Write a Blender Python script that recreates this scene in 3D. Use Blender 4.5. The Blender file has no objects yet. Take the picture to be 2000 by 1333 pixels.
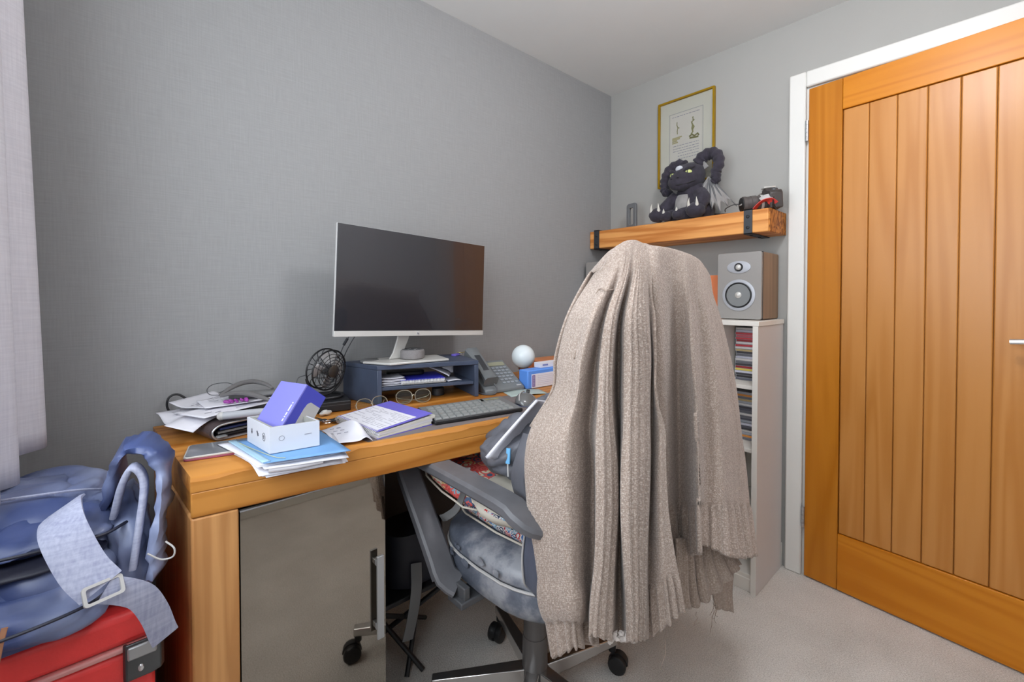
import bpy, bmesh, math, random
from mathutils import Vector, Matrix, Euler, noise
random.seed(7)
C = bpy.context.collection
SC = bpy.context.scene
PI = math.pi

def S(r, g, b):
    def f(c):
        c /= 255.0
        return c / 12.92 if c <= 0.04045 else ((c + 0.055) / 1.055) ** 2.4
    return (f(r), f(g), f(b), 1.0)

# ---------------------------------------------------------------- camera
cam = bpy.data.cameras.new('camera')
cam.lens = 15.62
cam.sensor_width = 36.0
cam.shift_y = -0.0352
cam.clip_start = 0.02
camo = bpy.data.objects.new('camera', cam)
C.objects.link(camo)
camo.location = (-2.1068, -1.5142, 1.1418)
camo.rotation_euler = (PI / 2 - 0.01709, 0, 0.84147 - PI / 2)
SC.camera = camo

# ---------------------------------------------------------------- light
SC.view_settings.view_transform = 'Standard'
SC.view_settings.look = 'None'
SC.view_settings.gamma = 1.0
SC.view_settings.use_curve_mapping = False
SC.view_settings.exposure = -0.12
SC.cycles.max_bounces = 10
SC.cycles.diffuse_bounces = 6
SC.cycles.use_denoising = True
SC.cycles.sample_clamp_indirect = 6.0

world = bpy.data.worlds.new('daylight')
SC.world = world
world.use_nodes = True
bg = world.node_tree.nodes['Background']
bg.inputs[0].default_value = (0.92, 0.96, 1.0, 1)
bg.inputs[1].default_value = 2.0

def area(name, loc, rot, sx, sy, power, col):
    l = bpy.data.lights.new(name, 'AREA')
    l.shape = 'RECTANGLE'
    l.size = sx
    l.size_y = sy
    l.energy = power
    l.color = col
    o = bpy.data.objects.new(name, l)
    C.objects.link(o)
    o.location = loc
    o.rotation_euler = rot
    return o

# daylight through the window in the left hand wall
area('window_daylight', (-2.50, -1.05, 1.50), (0, -PI / 2, 0), 1.15, 1.3, 26, (0.84, 0.92, 1.0))
# ---------------------------------------------------------------- helpers
def link(o):
    C.objects.link(o)
    return o

def obj(name, bm, mat, parent=None, smooth=0.6, bevel=0.0, bseg=2, subd=0, solid=0.0, off=-1.0):
    me = bpy.data.meshes.new(name)
    bmesh.ops.recalc_face_normals(bm, faces=bm.faces[:])
    bm.to_mesh(me)
    bm.free()
    if isinstance(mat, (list, tuple)):
        for m in mat:
            me.materials.append(m)
    else:
        me.materials.append(mat)
    o = bpy.data.objects.new(name, me)
    C.objects.link(o)
    if parent is not None:
        o.parent = parent
    if smooth:
        me.polygons.foreach_set('use_smooth', [True] * len(me.polygons))
        if smooth < 3:
            me.set_sharp_from_angle(angle=smooth)
    if solid:
        md = o.modifiers.new('solid', 'SOLIDIFY')
        md.thickness = solid
        md.offset = off
    if bevel:
        md = o.modifiers.new('bevel', 'BEVEL')
        md.width = bevel
        md.segments = bseg
        md.limit_method = 'ANGLE'
        md.angle_limit = 0.6
    if subd:
        md = o.modifiers.new('subd', 'SUBSURF')
        md.levels = subd
        md.render_levels = subd
    return o

def tag(o, label, cat, group=None, kind=None):
    o['label'] = label
    o['category'] = cat
    if group:
        o['group'] = group
    if kind:
        o['kind'] = kind
    return o

def thing(name, label, cat, loc=(0, 0, 0), rot=(0, 0, 0), group=None):
    o = bpy.data.objects.new(name, None)
    o.empty_display_size = 0.02
    C.objects.link(o)
    o.location = loc
    o.rotation_euler = rot if isinstance(rot, (tuple, list)) else (0, 0, rot)
    return tag(o, label, cat, group)

def struct(name, bm, m, parent=None, **k):
    o = obj(name, bm, m, parent, **k)
    if parent is None:
        o['kind'] = 'structure'
    return o

def B():
    return bmesh.new()

def rotm(r):
    if r is None:
        return Matrix.Identity(3)
    if isinstance(r, Matrix):
        return r
    return Euler(r).to_matrix()

def box(bm, c, s, r=None):
    R = rotm(r)
    c = Vector(c)
    v = []
    for x in (-.5, .5):
        for y in (-.5, .5):
            for z in (-.5, .5):
                v.append(bm.verts.new(c + R @ Vector((x * s[0], y * s[1], z * s[2]))))
    fs = []
    for q in ((0, 1, 3, 2), (4, 6, 7, 5), (0, 4, 5, 1), (2, 3, 7, 6), (0, 2, 6, 4), (1, 5, 7, 3)):
        fs.append(bm.faces.new([v[i] for i in q]))
    return fs

def bx(bm, a, b):
    return box(bm, [(a[i] + b[i]) / 2 for i in range(3)], [abs(b[i] - a[i]) for i in range(3)])

def loft(bm, loops, closed=True, caps=True, ring=False):
    rows = [[bm.verts.new(p) for p in L] for L in loops]
    n = len(rows[0])
    rng = range(n) if closed else range(n - 1)
    m = len(rows)
    for j in range(m if ring else m - 1):
        a, b = rows[j], rows[(j + 1) % m]
        for i in rng:
            k = (i + 1) % n
            bm.faces.new((a[i], a[k], b[k], b[i]))
    if caps and closed and not ring:
        bm.faces.new(rows[0][::-1])
        bm.faces.new(rows[-1])
    return rows

def prism(bm, poly, h, M=None):
    """poly in xy, from z=0 to h, through matrix M (4x4)"""
    M = M or Matrix.Identity(4)
    lo = [M @ Vector((p[0], p[1], 0)) for p in poly]
    hi = [M @ Vector((p[0], p[1], h)) for p in poly]
    return loft(bm, [lo, hi])

def frame_dirs(pts, closed=False, up=None):
    n = len(pts)
    out = []
    prev = None
    for i in range(n):
        if closed:
            t = pts[(i + 1) % n] - pts[i - 1]
        else:
            t = pts[min(i + 1, n - 1)] - pts[max(i - 1, 0)]
        if t.length < 1e-9:
            t = Vector((0, 0, 1))
        t.normalize()
        if up is not None:
            a = Vector(up)
            a = a - t * a.dot(t)
            if a.length < 1e-6:
                a = t.orthogonal()
        elif prev is None:
            a = t.orthogonal()
        else:
            a = prev - t * prev.dot(t)
            if a.length < 1e-6:
                a = t.orthogonal()
        a.normalize()
        prev = a
        out.append((t, a, t.cross(a)))
    return out

def tube(bm, pts, r, n=8, closed=False, caps=True, flat=1.0, up=None):
    pts = [Vector(p) for p in pts]
    fr = frame_dirs(pts, closed, up)
    loops = []
    for i, p in enumerate(pts):
        ri = r[i] if isinstance(r, (list, tuple)) else r
        t, a, b = fr[i]
        loops.append([p + a * (ri * flat * math.cos(2 * PI * k / n)) + b * (ri * math.sin(2 * PI * k / n)) for k in range(n)])
    loft(bm, loops, True, caps, closed)

def cr(pts, n, closed=False):
    """catmull-rom resample: n points per span"""
    P = [Vector(p) for p in pts]
    m = len(P)
    out = []
    spans = m if closed else m - 1
    for i in range(spans):
        if closed:
            p0, p1, p2, p3 = P[i - 1], P[i], P[(i + 1) % m], P[(i + 2) % m]
        else:
            p1, p2 = P[i], P[i + 1]
            p0 = P[i - 1] if i > 0 else p1 * 2 - p2
            p3 = P[i + 2] if i + 2 < m else p2 * 2 - p1
        for k in range(n):
            t = k / n
            out.append(0.5 * ((2 * p1) + (p2 - p0) * t + (2 * p0 - 5 * p1 + 4 * p2 - p3) * t * t + (3 * p1 - p0 - 3 * p2 + p3) * t ** 3))
    if not closed:
        out.append(P[-1].copy())
    return out

def strap(bm, pts, w, th, up=(0, 0, 1), n=6):
    """flat band along pts; `up` is the direction of its width"""
    pts = cr(pts, n) if n > 1 else [Vector(p) for p in pts]
    ups = up if isinstance(up, list) else None
    fr = frame_dirs(pts, False, None if ups else up)
    loops = []
    for i, p in enumerate(pts):
        t, a, b = fr[i]
        wi = w[min(i * len(w) // len(pts), len(w) - 1)] if isinstance(w, (list, tuple)) else w
        loops.append([p + a * sx * wi / 2 + b * sy * th / 2 for sx, sy in ((-1, -.5), (-.8, -1), (.8, -1), (1, -.5), (1, .5), (.8, 1), (-.8, 1), (-1, .5))])
    loft(bm, loops)

def lathe(bm, prof, c=(0, 0, 0), R=None, n=24):
    R = rotm(R)
    c = Vector(c)
    loops = []
    for r, z in prof:
        loops.append([c + R @ Vector((max(r, 1e-5) * math.cos(2 * PI * k / n), max(r, 1e-5) * math.sin(2 * PI * k / n), z)) for k in range(n)])
    loft(bm, loops)

def cyl(bm, a, b, r, n=16, r2=None):
    tube(bm, [a, b], [r, r if r2 is None else r2], n)

def ell(bm, c, rad, R=None, u=16, v=10):
    R = rotm(R)
    c = Vector(c)
    loops = []
    for j in range(v + 1):
        th = PI * j / v
        s = max(math.sin(th), 1e-3)
        loops.append([c + R @ Vector((rad[0] * s * math.cos(2 * PI * k / u), rad[1] * s * math.sin(2 * PI * k / u), -rad[2] * math.cos(th))) for k in range(u)])
    loft(bm, loops)

def rrect(w, h, r, n=4, cx=0, cy=0):
    p = []
    for sx, sy, a0 in ((1, 1, 0), (-1, 1, PI / 2), (-1, -1, PI), (1, -1, 1.5 * PI)):
        for k in range(n + 1):
            a = a0 + PI / 2 * k / n
            p.append((cx + sx * (w / 2 - r) + r * math.cos(a), cy + sy * (h / 2 - r) + r * math.sin(a)))
    return p

def ringprism(bm, outer, inner, h, M=None):
    """frame: two closed polylines of equal length"""
    M = M or Matrix.Identity(4)
    mk = lambda P, z: [M @ Vector((p[0], p[1], z)) for p in P]
    loft(bm, [mk(outer, 0), mk(outer, h), mk(inner, h), mk(inner, 0)], True, False, True)

def T(loc=(0, 0, 0), rot=(0, 0, 0)):
    return Matrix.Translation(loc) @ Euler(rot).to_matrix().to_4x4()

def fbm(p, s, o=3):
    return noise.fractal(Vector(p) * s, 1.0, 2.0, o)

def wrinkle(bm, amp, s, o=3):
    bm.normal_update()
    for v in bm.verts:
        v.co += v.normal * amp * fbm(v.co, s, o)

def sheet(bm, pts, nu, nv, disp=None):
    """pts: columns of control points (all same length) -> smooth uv mapped grid"""
    cols = [cr(c, nv) for c in pts]
    rows = []
    for j in range(len(cols[0])):
        rows.append(cr([c[j] for c in cols], nu))
    H, W = len(rows), len(rows[0])
    if disp:
        nr = [[None] * W for _ in range(H)]
        for j in range(H):
            for i in range(W):
                du = rows[j][min(i + 1, W - 1)] - rows[j][max(i - 1, 0)]
                dv = rows[min(j + 1, H - 1)][i] - rows[max(j - 1, 0)][i]
                n = dv.cross(du)
                nr[j][i] = n.normalized() if n.length > 1e-12 else Vector((0, 0, 1))
        for j in range(H):
            for i in range(W):
                rows[j][i] = rows[j][i] + nr[j][i] * disp(i / (W - 1), j / (H - 1))
    uv = bm.loops.layers.uv.verify()
    vs = [[bm.verts.new(p) for p in r] for r in rows]
    for j in range(H - 1):
        for i in range(W - 1):
            f = bm.faces.new((vs[j][i], vs[j + 1][i], vs[j + 1][i + 1], vs[j][i + 1]))
            for l, (a, b) in zip(f.loops, ((i, j), (i, j + 1), (i + 1, j + 1), (i + 1, j))):
                l[uv].uv = (a / (W - 1), b / (H - 1))
    return vs

def mirror_copy(o, parent):
    c = o.copy()
    C.objects.link(c)
    c.parent = parent
    return c

# ---------------------------------------------------------------- materials
def nodes(name):
    m = bpy.data.materials.new(name)
    m.use_nodes = True
    nt = m.node_tree
    b = nt.nodes['Principled BSDF']
    return m, nt, b, nt.nodes.new, nt.links.new

def _coord(nt, scale=(1, 1, 1), kind='Object'):
    tc = nt.nodes.new('ShaderNodeTexCoord')
    mp = nt.nodes.new('ShaderNodeMapping')
    mp.inputs['Scale'].default_value = scale
    nt.links.new(tc.outputs[kind], mp.inputs['Vector'])
    return mp.outputs['Vector']

def plain(name, col, rough=0.5, metal=0.0, var=0.06, vs=8.0, bump=0.0, bs=200.0, spec=0.5, coat=0.0, trans=0.0, emis=None, estr=0.0, sheen=0.0):
    """solid colour with slight mottling and optional fine bump"""
    m, nt, b, N, L = nodes(name)
    v = _coord(nt)
    n = N('ShaderNodeTexNoise')
    n.inputs['Scale'].default_value = vs
    n.inputs['Detail'].default_value = 3
    L(v, n.inputs['Vector'])
    r = N('ShaderNodeValToRGB')
    r.color_ramp.elements[0].position = 0.3
    r.color_ramp.elements[1].position = 0.7
    r.color_ramp.elements[0].color = tuple(c * (1 - var) for c in col[:3]) + (1,)
    r.color_ramp.elements[1].color = tuple(min(1, c * (1 + var)) for c in col[:3]) + (1,)
    L(n.outputs['Fac'], r.inputs['Fac'])
    L(r.outputs['Color'], b.inputs['Base Color'])
    b.inputs['Roughness'].default_value = rough
    b.inputs['Metallic'].default_value = metal
    b.inputs['Specular IOR Level'].default_value = spec
    b.inputs['Coat Weight'].default_value = coat
    b.inputs['Transmission Weight'].default_value = trans
    b.inputs['Sheen Weight'].default_value = sheen
    if emis:
        b.inputs['Emission Color'].default_value = emis
        b.inputs['Emission Strength'].default_value = estr
    if bump:
        n2 = N('ShaderNodeTexNoise')
        n2.inputs['Scale'].default_value = bs
        n2.inputs['Detail'].default_value = 4
        L(v, n2.inputs['Vector'])
        bp = N('ShaderNodeBump')
        bp.inputs['Strength'].default_value = bump
        bp.inputs['Distance'].default_value = 0.002
        L(n2.outputs['Fac'], bp.inputs['Height'])
        L(bp.outputs['Normal'], b.inputs['Normal'])
    return m

def wood(name, c1, c2, axis=2, scale=14.0, rough=0.45, stretch=0.06, rings=6.0, contrast=(0.3, 0.75), spec=0.3):
    """grain running along `axis`"""
    m, nt, b, N, L = nodes(name)
    sc = [1.0, 1.0, 1.0]
    sc[axis] = stretch
    v = _coord(nt, sc)
    w = N('ShaderNodeTexNoise')
    w.inputs['Scale'].default_value = scale
    w.inputs['Detail'].default_value = 2
    w.inputs['Distortion'].default_value = 0.6
    L(v, w.inputs['Vector'])
    mm = N('ShaderNodeMath')
    mm.operation = 'MULTIPLY'
    mm.inputs[1].default_value = rings
    L(w.outputs['Fac'], mm.inputs[0])
    fr = N('ShaderNodeMath')
    fr.operation = 'PINGPONG'
    fr.inputs[1].default_value = 0.5
    L(mm.outputs[0], fr.inputs[0])
    f2 = N('ShaderNodeTexNoise')
    f2.inputs['Scale'].default_value = scale * 9
    f2.inputs['Detail'].default_value = 3
    L(v, f2.inputs['Vector'])
    ad = N('ShaderNodeMath')
    ad.operation = 'MULTIPLY_ADD'
    ad.inputs[1].default_value = 1.3
    L(fr.outputs[0], ad.inputs[0])
    sb = N('ShaderNodeMath')
    sb.operation = 'MULTIPLY'
    sb.inputs[1].default_value = 0.45
    L(f2.outputs['Fac'], sb.inputs[0])
    L(sb.outputs[0], ad.inputs[2])
    r = N('ShaderNodeValToRGB')
    r.color_ramp.elements[0].position = contrast[0]
    r.color_ramp.elements[1].position = contrast[1]
    r.color_ramp.elements[0].color = c1
    r.color_ramp.elements[1].color = c2
    L(ad.outputs[0], r.inputs['Fac'])
    L(r.outputs['Color'], b.inputs['Base Color'])
    b.inputs['Roughness'].default_value = rough
    b.inputs['Specular IOR Level'].default_value = spec
    bp = N('ShaderNodeBump')
    bp.inputs['Strength'].default_value = 0.15
    bp.inputs['Distance'].default_value = 0.001
    L(f2.outputs['Fac'], bp.inputs['Height'])
    L(bp.outputs['Normal'], b.inputs['Normal'])
    return m

def weave(name, col, col2, scale, rough=0.9, bump=0.3, dist=0.001, kind='Object', mott=0.0):
    """woven cloth: two crossed stretched noises"""
    m, nt, b, N, L = nodes(name)
    outs = []
    for sc in ((1, 1, 0.05), (0.05, 0.05, 1)):
        v = _coord(nt, sc, kind)
        n = N('ShaderNodeTexNoise')
        n.inputs['Scale'].default_value = scale
        n.inputs['Detail'].default_value = 3
        L(v, n.inputs['Vector'])
        outs.append(n.outputs['Fac'])
    a = N('ShaderNodeMath')
    a.operation = 'ADD'
    L(outs[0], a.inputs[0])
    L(outs[1], a.inputs[1])
    h = N('ShaderNodeMath')
    h.operation = 'MULTIPLY'
    h.inputs[1].default_value = 0.5
    L(a.outputs[0], h.inputs[0])
    r = N('ShaderNodeValToRGB')
    r.color_ramp.elements[0].position = 0.36
    r.color_ramp.elements[1].position = 0.64
    r.color_ramp.elements[0].color = col2
    r.color_ramp.elements[1].color = col
    L(h.outputs[0], r.inputs['Fac'])
    L(r.outputs['Color'], b.inputs['Base Color'])
    b.inputs['Roughness'].default_value = rough
    b.inputs['Specular IOR Level'].default_value = 0.3
    bp = N('ShaderNodeBump')
    bp.inputs['Strength'].default_value = bump
    bp.inputs['Distance'].default_value = dist
    L(h.outputs[0], bp.inputs['Height'])
    L(bp.outputs['Normal'], b.inputs['Normal'])
    return m

def knit(name, col, col2, sx, sy, bump=0.7):
    """knitted cloth: rows of stitches on the uv map"""
    m, nt, b, N, L = nodes(name)
    v = _coord(nt, (sx, sy, 1), 'UV')
    w = N('ShaderNodeTexVoronoi')
    w.inputs['Scale'].default_value = 1.0
    w.inputs['Randomness'].default_value = 0.55
    L(v, w.inputs['Vector'])
    v2 = _coord(nt)
    n = N('ShaderNodeTexNoise')
    n.inputs['Scale'].default_value = 260
    n.inputs['Detail'].default_value = 3
    L(v2, n.inputs['Vector'])
    mx = N('ShaderNodeMath')
    mx.operation = 'MULTIPLY_ADD'
    mx.inputs[1].default_value = -0.8
    L(w.outputs['Distance'], mx.inputs[0])
    L(n.outputs['Fac'], mx.inputs[2])
    r = N('ShaderNodeValToRGB')
    r.color_ramp.elements[0].position = -0.0
    r.color_ramp.elements[1].position = 0.45
    r.color_ramp.elements[0].color = col2
    r.color_ramp.elements[1].color = col
    L(mx.outputs[0], r.inputs['Fac'])
    L(r.outputs['Color'], b.inputs['Base Color'])
    b.inputs['Roughness'].default_value = 0.95
    b.inputs['Specular IOR Level'].default_value = 0.1
    b.inputs['Sheen Weight'].default_value = 0.25
    b.inputs['Sheen Roughness'].default_value = 0.5
    bp = N('ShaderNodeBump')
    bp.inputs['Strength'].default_value = bump
    bp.inputs['Distance'].default_value = 0.0025
    L(mx.outputs[0], bp.inputs['Height'])
    L(bp.outputs['Normal'], b.inputs['Normal'])
    return m

def floral(name, base, cols, scale):
    """printed cotton: small motifs in several colours"""
    m, nt, b, N, L = nodes(name)
    v = _coord(nt)
    w = N('ShaderNodeTexVoronoi')
    w.inputs['Scale'].default_value = scale
    L(v, w.inputs['Vector'])
    r = N('ShaderNodeValToRGB')
    r.color_ramp.interpolation = 'CONSTANT'
    e = r.color_ramp.elements
    e[0].position = 0
    e[0].color = cols[0]
    e[1].position = 1.0 / len(cols)
    e[1].color = cols[1]
    for i in range(2, len(cols)):
        x = e.new(i / len(cols))
        x.color = cols[i]
    sx = N('ShaderNodeSeparateColor')
    L(w.outputs['Color'], sx.inputs[0])
    L(sx.outputs[0], r.inputs['Fac'])
    k = N('ShaderNodeMath')
    k.operation = 'PINGPONG'
    k.inputs[1].default_value = 0.16
    L(w.outputs['Distance'], k.inputs[0])
    g = N('ShaderNodeMath')
    g.operation = 'GREATER_THAN'
    g.inputs[1].default_value = 0.075
    L(k.outputs[0], g.inputs[0])
    mx = N('ShaderNodeMix')
    mx.data_type = 'RGBA'
    L(g.outputs[0], mx.inputs[0])
    mx.inputs[6].default_value = base
    L(r.outputs['Color'], mx.inputs[7])
    L(mx.outputs[2], b.inputs['Base Color'])
    b.inputs['Roughness'].default_value = 0.85
    b.inputs['Specular IOR Level'].default_value = 0.2
    return m

def glass(name, col=(1, 1, 1, 1), rough=0.0, ior=1.45):
    m, nt, b, N, L = nodes(name)
    b.inputs['Base Color'].default_value = col
    b.inputs['Transmission Weight'].default_value = 1.0
    b.inputs['Roughness'].default_value = rough
    b.inputs['IOR'].default_value = ior
    return m

M = {}
M['wall_grey'] = weave('accent_linen_wallpaper', S(152, 152, 152), S(144, 144, 144), 300, bump=0.2)
M['wall_pale'] = plain('pale_grey_paint', S(196, 196, 196), 0.9, var=0.01, bump=0.05, bs=300, spec=0.2)
M['wall_door'] = plain('warm_grey_paint', S(163, 162, 158), 0.9, var=0.01, bump=0.05, bs=300, spec=0.2)
M['ceiling'] = plain('ceiling_white_paint', S(222, 222, 220), 0.95, var=0.01, bump=0.05, bs=200, spec=0.1)
M['white_gloss'] = plain('white_gloss_paint', S(222, 221, 216), 0.4, var=0.01)
M['oak_v'] = wood('oak_upright', S(176, 106, 18), S(188, 118, 30), 2, 7, 0.36, 0.06, 6, spec=.32)
M['oak_h'] = wood('oak_crosswise', S(192, 114, 16), S(204, 128, 30), 1, 7, 0.36, 0.06, 6, spec=.32)
M['oak_groove'] = plain('oak_groove', S(172, 106, 34), 0.6)
M['oak_p'] = wood('oak_plank_haze', S(182, 118, 48), S(193, 131, 64), 2, 7, 0.36, 0.06, 6, spec=.5)  # same oak as the stiles, paled: window haze painted into the colour
M['desk'] = wood('desk_laminate', S(160, 98, 34), S(196, 134, 64), 0, 9, 0.35, 0.04, 5)
M['desk_v'] = wood('desk_laminate_upright', S(184, 130, 78), S(206, 152, 96), 2, 14, 0.4, 0.05, 4)
M['shelf'] = wood('pine_beam', S(190, 118, 56), S(226, 160, 92), 1, 16, 0.5, 0.05, 4)
M['endgrain'] = wood('pine_end_grain', S(120, 66, 20), S(196, 128, 56), 2, 30, 0.6, 0.6, 5)
M['steel_dark'] = plain('dark_steel', S(70, 72, 76), 0.5, 0.6, bump=0.1)
M['carpet'] = None
M['mirror'] = plain('tinted_mirror_glass', S(152, 145, 135), 0.03, 1.0, var=0.0)
M['alu'] = plain('brushed_aluminium', S(176, 178, 180), 0.4, 0.7, var=0.03)
M['chrome'] = plain('chrome', S(225, 225, 228), 0.12, 1.0, var=0.0)
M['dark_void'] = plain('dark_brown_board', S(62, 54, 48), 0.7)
M['white_mel'] = plain('white_melamine', S(228, 224, 216), 0.45, var=0.01)
M['mel_side'] = plain('stone_melamine', S(206, 202, 200), 0.5, var=0.01)
M['black_pl'] = plain('black_plastic', S(30, 30, 32), 0.45, var=0.1)
M['dgrey_pl'] = plain('dark_grey_plastic', S(78, 79, 82), 0.5, var=0.05, bump=0.05, bs=400)
M['mgrey_pl'] = plain('mid_grey_plastic', S(112, 112, 112), 0.5, var=0.05)
M['lgrey_pl'] = plain('light_grey_plastic', S(186, 184, 182), 0.45, var=0.03)
M['silver_pl'] = plain('silver_plastic', S(205, 203, 198), 0.35, 0.2, var=0.02)
M['white_paper'] = plain('white_paper', S(222, 221, 228), 0.85, var=0.02, vs=20)
M['paper2'] = plain('off_white_paper', S(204, 203, 209), 0.85, var=0.04, vs=20)
M['ink'] = plain('grey_ink', S(140, 140, 150), 0.8)
M['ink_dark'] = plain('dark_ink', S(84, 84, 92), 0.8)
M['riser'] = plain('slate_blue_board', S(66, 75, 94), 0.42, var=0.12, vs=14)
M['screen'] = plain('screen_glass', S(27, 28, 35), 0.2, 0.0, var=0.0, spec=1.0, coat=.6)

# carpet
m, nt, b, N, L = nodes('beige_carpet')
v = _coord(nt)
n1 = N('ShaderNodeTexNoise'); n1.inputs['Scale'].default_value = 260; n1.inputs['Detail'].default_value = 4
n2 = N('ShaderNodeTexNoise'); n2.inputs['Scale'].default_value = 5; n2.inputs['Detail'].default_value = 4
L(v, n1.inputs['Vector']); L(v, n2.inputs['Vector'])
ad = N('ShaderNodeMath'); ad.operation = 'MULTIPLY_ADD'; ad.inputs[1].default_value = 0.5
L(n2.outputs['Fac'], ad.inputs[0]); L(n1.outputs['Fac'], ad.inputs[2])
r = N('ShaderNodeValToRGB')
r.color_ramp.elements[0].position = 0.5; r.color_ramp.elements[1].position = 1.0
r.color_ramp.elements[0].color = S(194, 188, 180); r.color_ramp.elements[1].color = S(240, 236, 230)
L(ad.outputs[0], r.inputs['Fac']); L(r.outputs['Color'], b.inputs['Base Color'])
b.inputs['Roughness'].default_value = 1.0; b.inputs['Specular IOR Level'].default_value = 0.05
bp = N('ShaderNodeBump'); bp.inputs['Strength'].default_value = 0.8; bp.inputs['Distance'].default_value = 0.006
L(n1.outputs['Fac'], bp.inputs['Height']); L(bp.outputs['Normal'], b.inputs['Normal'])
M['carpet'] = m

M['fabric_grey'] = plain('speaker_grey_fabric', S(128, 124, 124), .9, var=.08, vs=300, bump=.3)
M['key_grey'] = plain('keycap_grey', S(136, 138, 136), .5, var=.12, vs=40)
M['mouse_shell'] = plain('mouse_dark_shell', S(104, 104, 104), .25, var=.08, coat=.4)
M['folio'] = plain('dark_leather', S(72, 62, 62), .3, var=.12, bump=.3, bs=240)
M['gadget'] = plain('gadget_grey', S(104, 102, 102), .35, var=.06)
M['tel'] = plain('telephone_grey', S(112, 116, 118), .45, var=.03)
M['tel_key'] = plain('telephone_key', S(148, 154, 160), .5, var=.03)
FILL_POWER = 68.0
# ================================================================ the room
WX, BY, HC = -2.36, -2.10, 2.279
b_ = B(); bx(b_, (WX - .1, BY - .1, -.08), (1.0, .1, 0)); struct('floor', b_, M['carpet'], smooth=0)
b_ = B(); bx(b_, (WX - .1, BY - .1, HC), (1.0, .1, HC + .08)); struct('ceiling', b_, M['ceiling'], smooth=0)
b_ = B(); bx(b_, (WX - .1, 0, 0), (.1, .1, HC)); struct('wall_left', b_, M['wall_grey'], smooth=0)
# door wall with its opening
DY0, DY1, DH = -.953, -1.727, 1.994
b_ = B()
bx(b_, (0, DY0, 0), (.1, 0, HC))
bx(b_, (0, BY - .1, 0), (.1, DY1, HC))
bx(b_, (0, DY1, DH), (.1, DY0, HC))
struct('wall_right', b_, M['wall_door'], smooth=0)
b_ = B(); bx(b_, (.9, BY - .1, 0), (1.0, .1, HC)); struct('wall_hall', b_, M['wall_pale'], smooth=0)
# window wall, opening y -1.75..-.42, z .92..2.08
b_ = B()
bx(b_, (WX - .1, -.42, 0), (WX, 0, HC))
bx(b_, (WX - .1, BY, 0), (WX, -1.75, HC))
bx(b_, (WX - .1, -1.75, 0), (WX, -.42, .92))
bx(b_, (WX - .1, -1.75, 2.08), (WX, -.42, HC))
struct('wall_front', b_, M['wall_pale'], smooth=0)
b_ = B(); bx(b_, (WX - .1, BY - .1, 0), (1.0, BY, HC)); struct('wall_back', b_, M['wall_pale'], smooth=0)
def window(nm, A, Bp, axis):
    f = B()
    lo, hi = A, Bp
    t = .05
    if axis == 'x':      # window in an x=const wall
        x0, x1 = WX - .08, WX - .03
        for a, c in (((x0, lo[0], lo[1]), (x1, lo[0] + t, hi[1])), ((x0, hi[0] - t, lo[1]), (x1, hi[0], hi[1])),
                     ((x0, lo[0], lo[1]), (x1, hi[0], lo[1] + t)), ((x0, lo[0], hi[1] - t), (x1, hi[0], hi[1])),
                     ((x0, (lo[0] + hi[0]) / 2 - .03, lo[1]), (x1, (lo[0] + hi[0]) / 2 + .03, hi[1]))):
            bx(f, a, c)
    else:
        y0, y1 = BY - .08, BY - .03
        for a, c in (((lo[0], y0, lo[1]), (lo[0] + t, y1, hi[1])), ((hi[0] - t, y0, lo[1]), (hi[0], y1, hi[1])),
                     ((lo[0], y0, lo[1]), (hi[0], y1, lo[1] + t)), ((lo[0], y0, hi[1] - t), (hi[0], y1, hi[1])),
                     (((lo[0] + hi[0]) / 2 - .03, y0, lo[1]), ((lo[0] + hi[0]) / 2 + .03, y1, hi[1]))):
            bx(f, a, c)
    struct(nm, f, M['white_gloss'], bevel=.004)
window('window_1', (-1.75, .92), (-.42, 2.08), 'x')
# skirting boards
def skirt(nm, a, c):
    s = B(); bx(s, a, c); struct(nm, s, M['white_gloss'], bevel=.004)
skirt('baseboard_left', (WX + .001, -.016, 0), (-.017, -.001, .10))
skirt('baseboard_right', (-.016, -.885, 0), (-.001, -.018, .10))
skirt('baseboard_front', (WX + .001, BY + .018, 0), (WX + .016, -.018, .10))
skirt('baseboard_back', (WX + .018, BY + .001, 0), (-.02, BY + .016, .10))
# architrave and door lining
b_ = B()
bx(b_, (-.02, DY0 - .004, 0), (-.0005, -.897, 2.054))
bx(b_, (-.02, DY1 - .06, 0), (-.0005, DY1 + .004, 2.054))
bx(b_, (-.02, DY1 + .004, DH - .004), (-.0005, DY0 - .004, 2.054))
struct('trim_1', b_, M['white_gloss'], bevel=.006)
b_ = B()
bx(b_, (.001, DY0 - .012, 0), (.1, DY0 - .0005, DH - .0005))
bx(b_, (.001, DY1 + .0005, 0), (.1, DY1 + .012, DH - .0005))
bx(b_, (.001, DY1 + .012, DH - .012), (.1, DY0 - .012, DH - .0005))
struct('trim_2', b_, M['white_gloss'], bevel=.002)
# oak door, hinged on its left, standing slightly ajar
DW, DT, DHH = .752, .036, 1.973
door = bpy.data.objects.new('door_1', None); C.objects.link(door)
door['kind'] = 'structure'
door.location = (-.018, -.968, .006)
door.rotation_euler = (0, 0, -math.radians(5.6))
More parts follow.
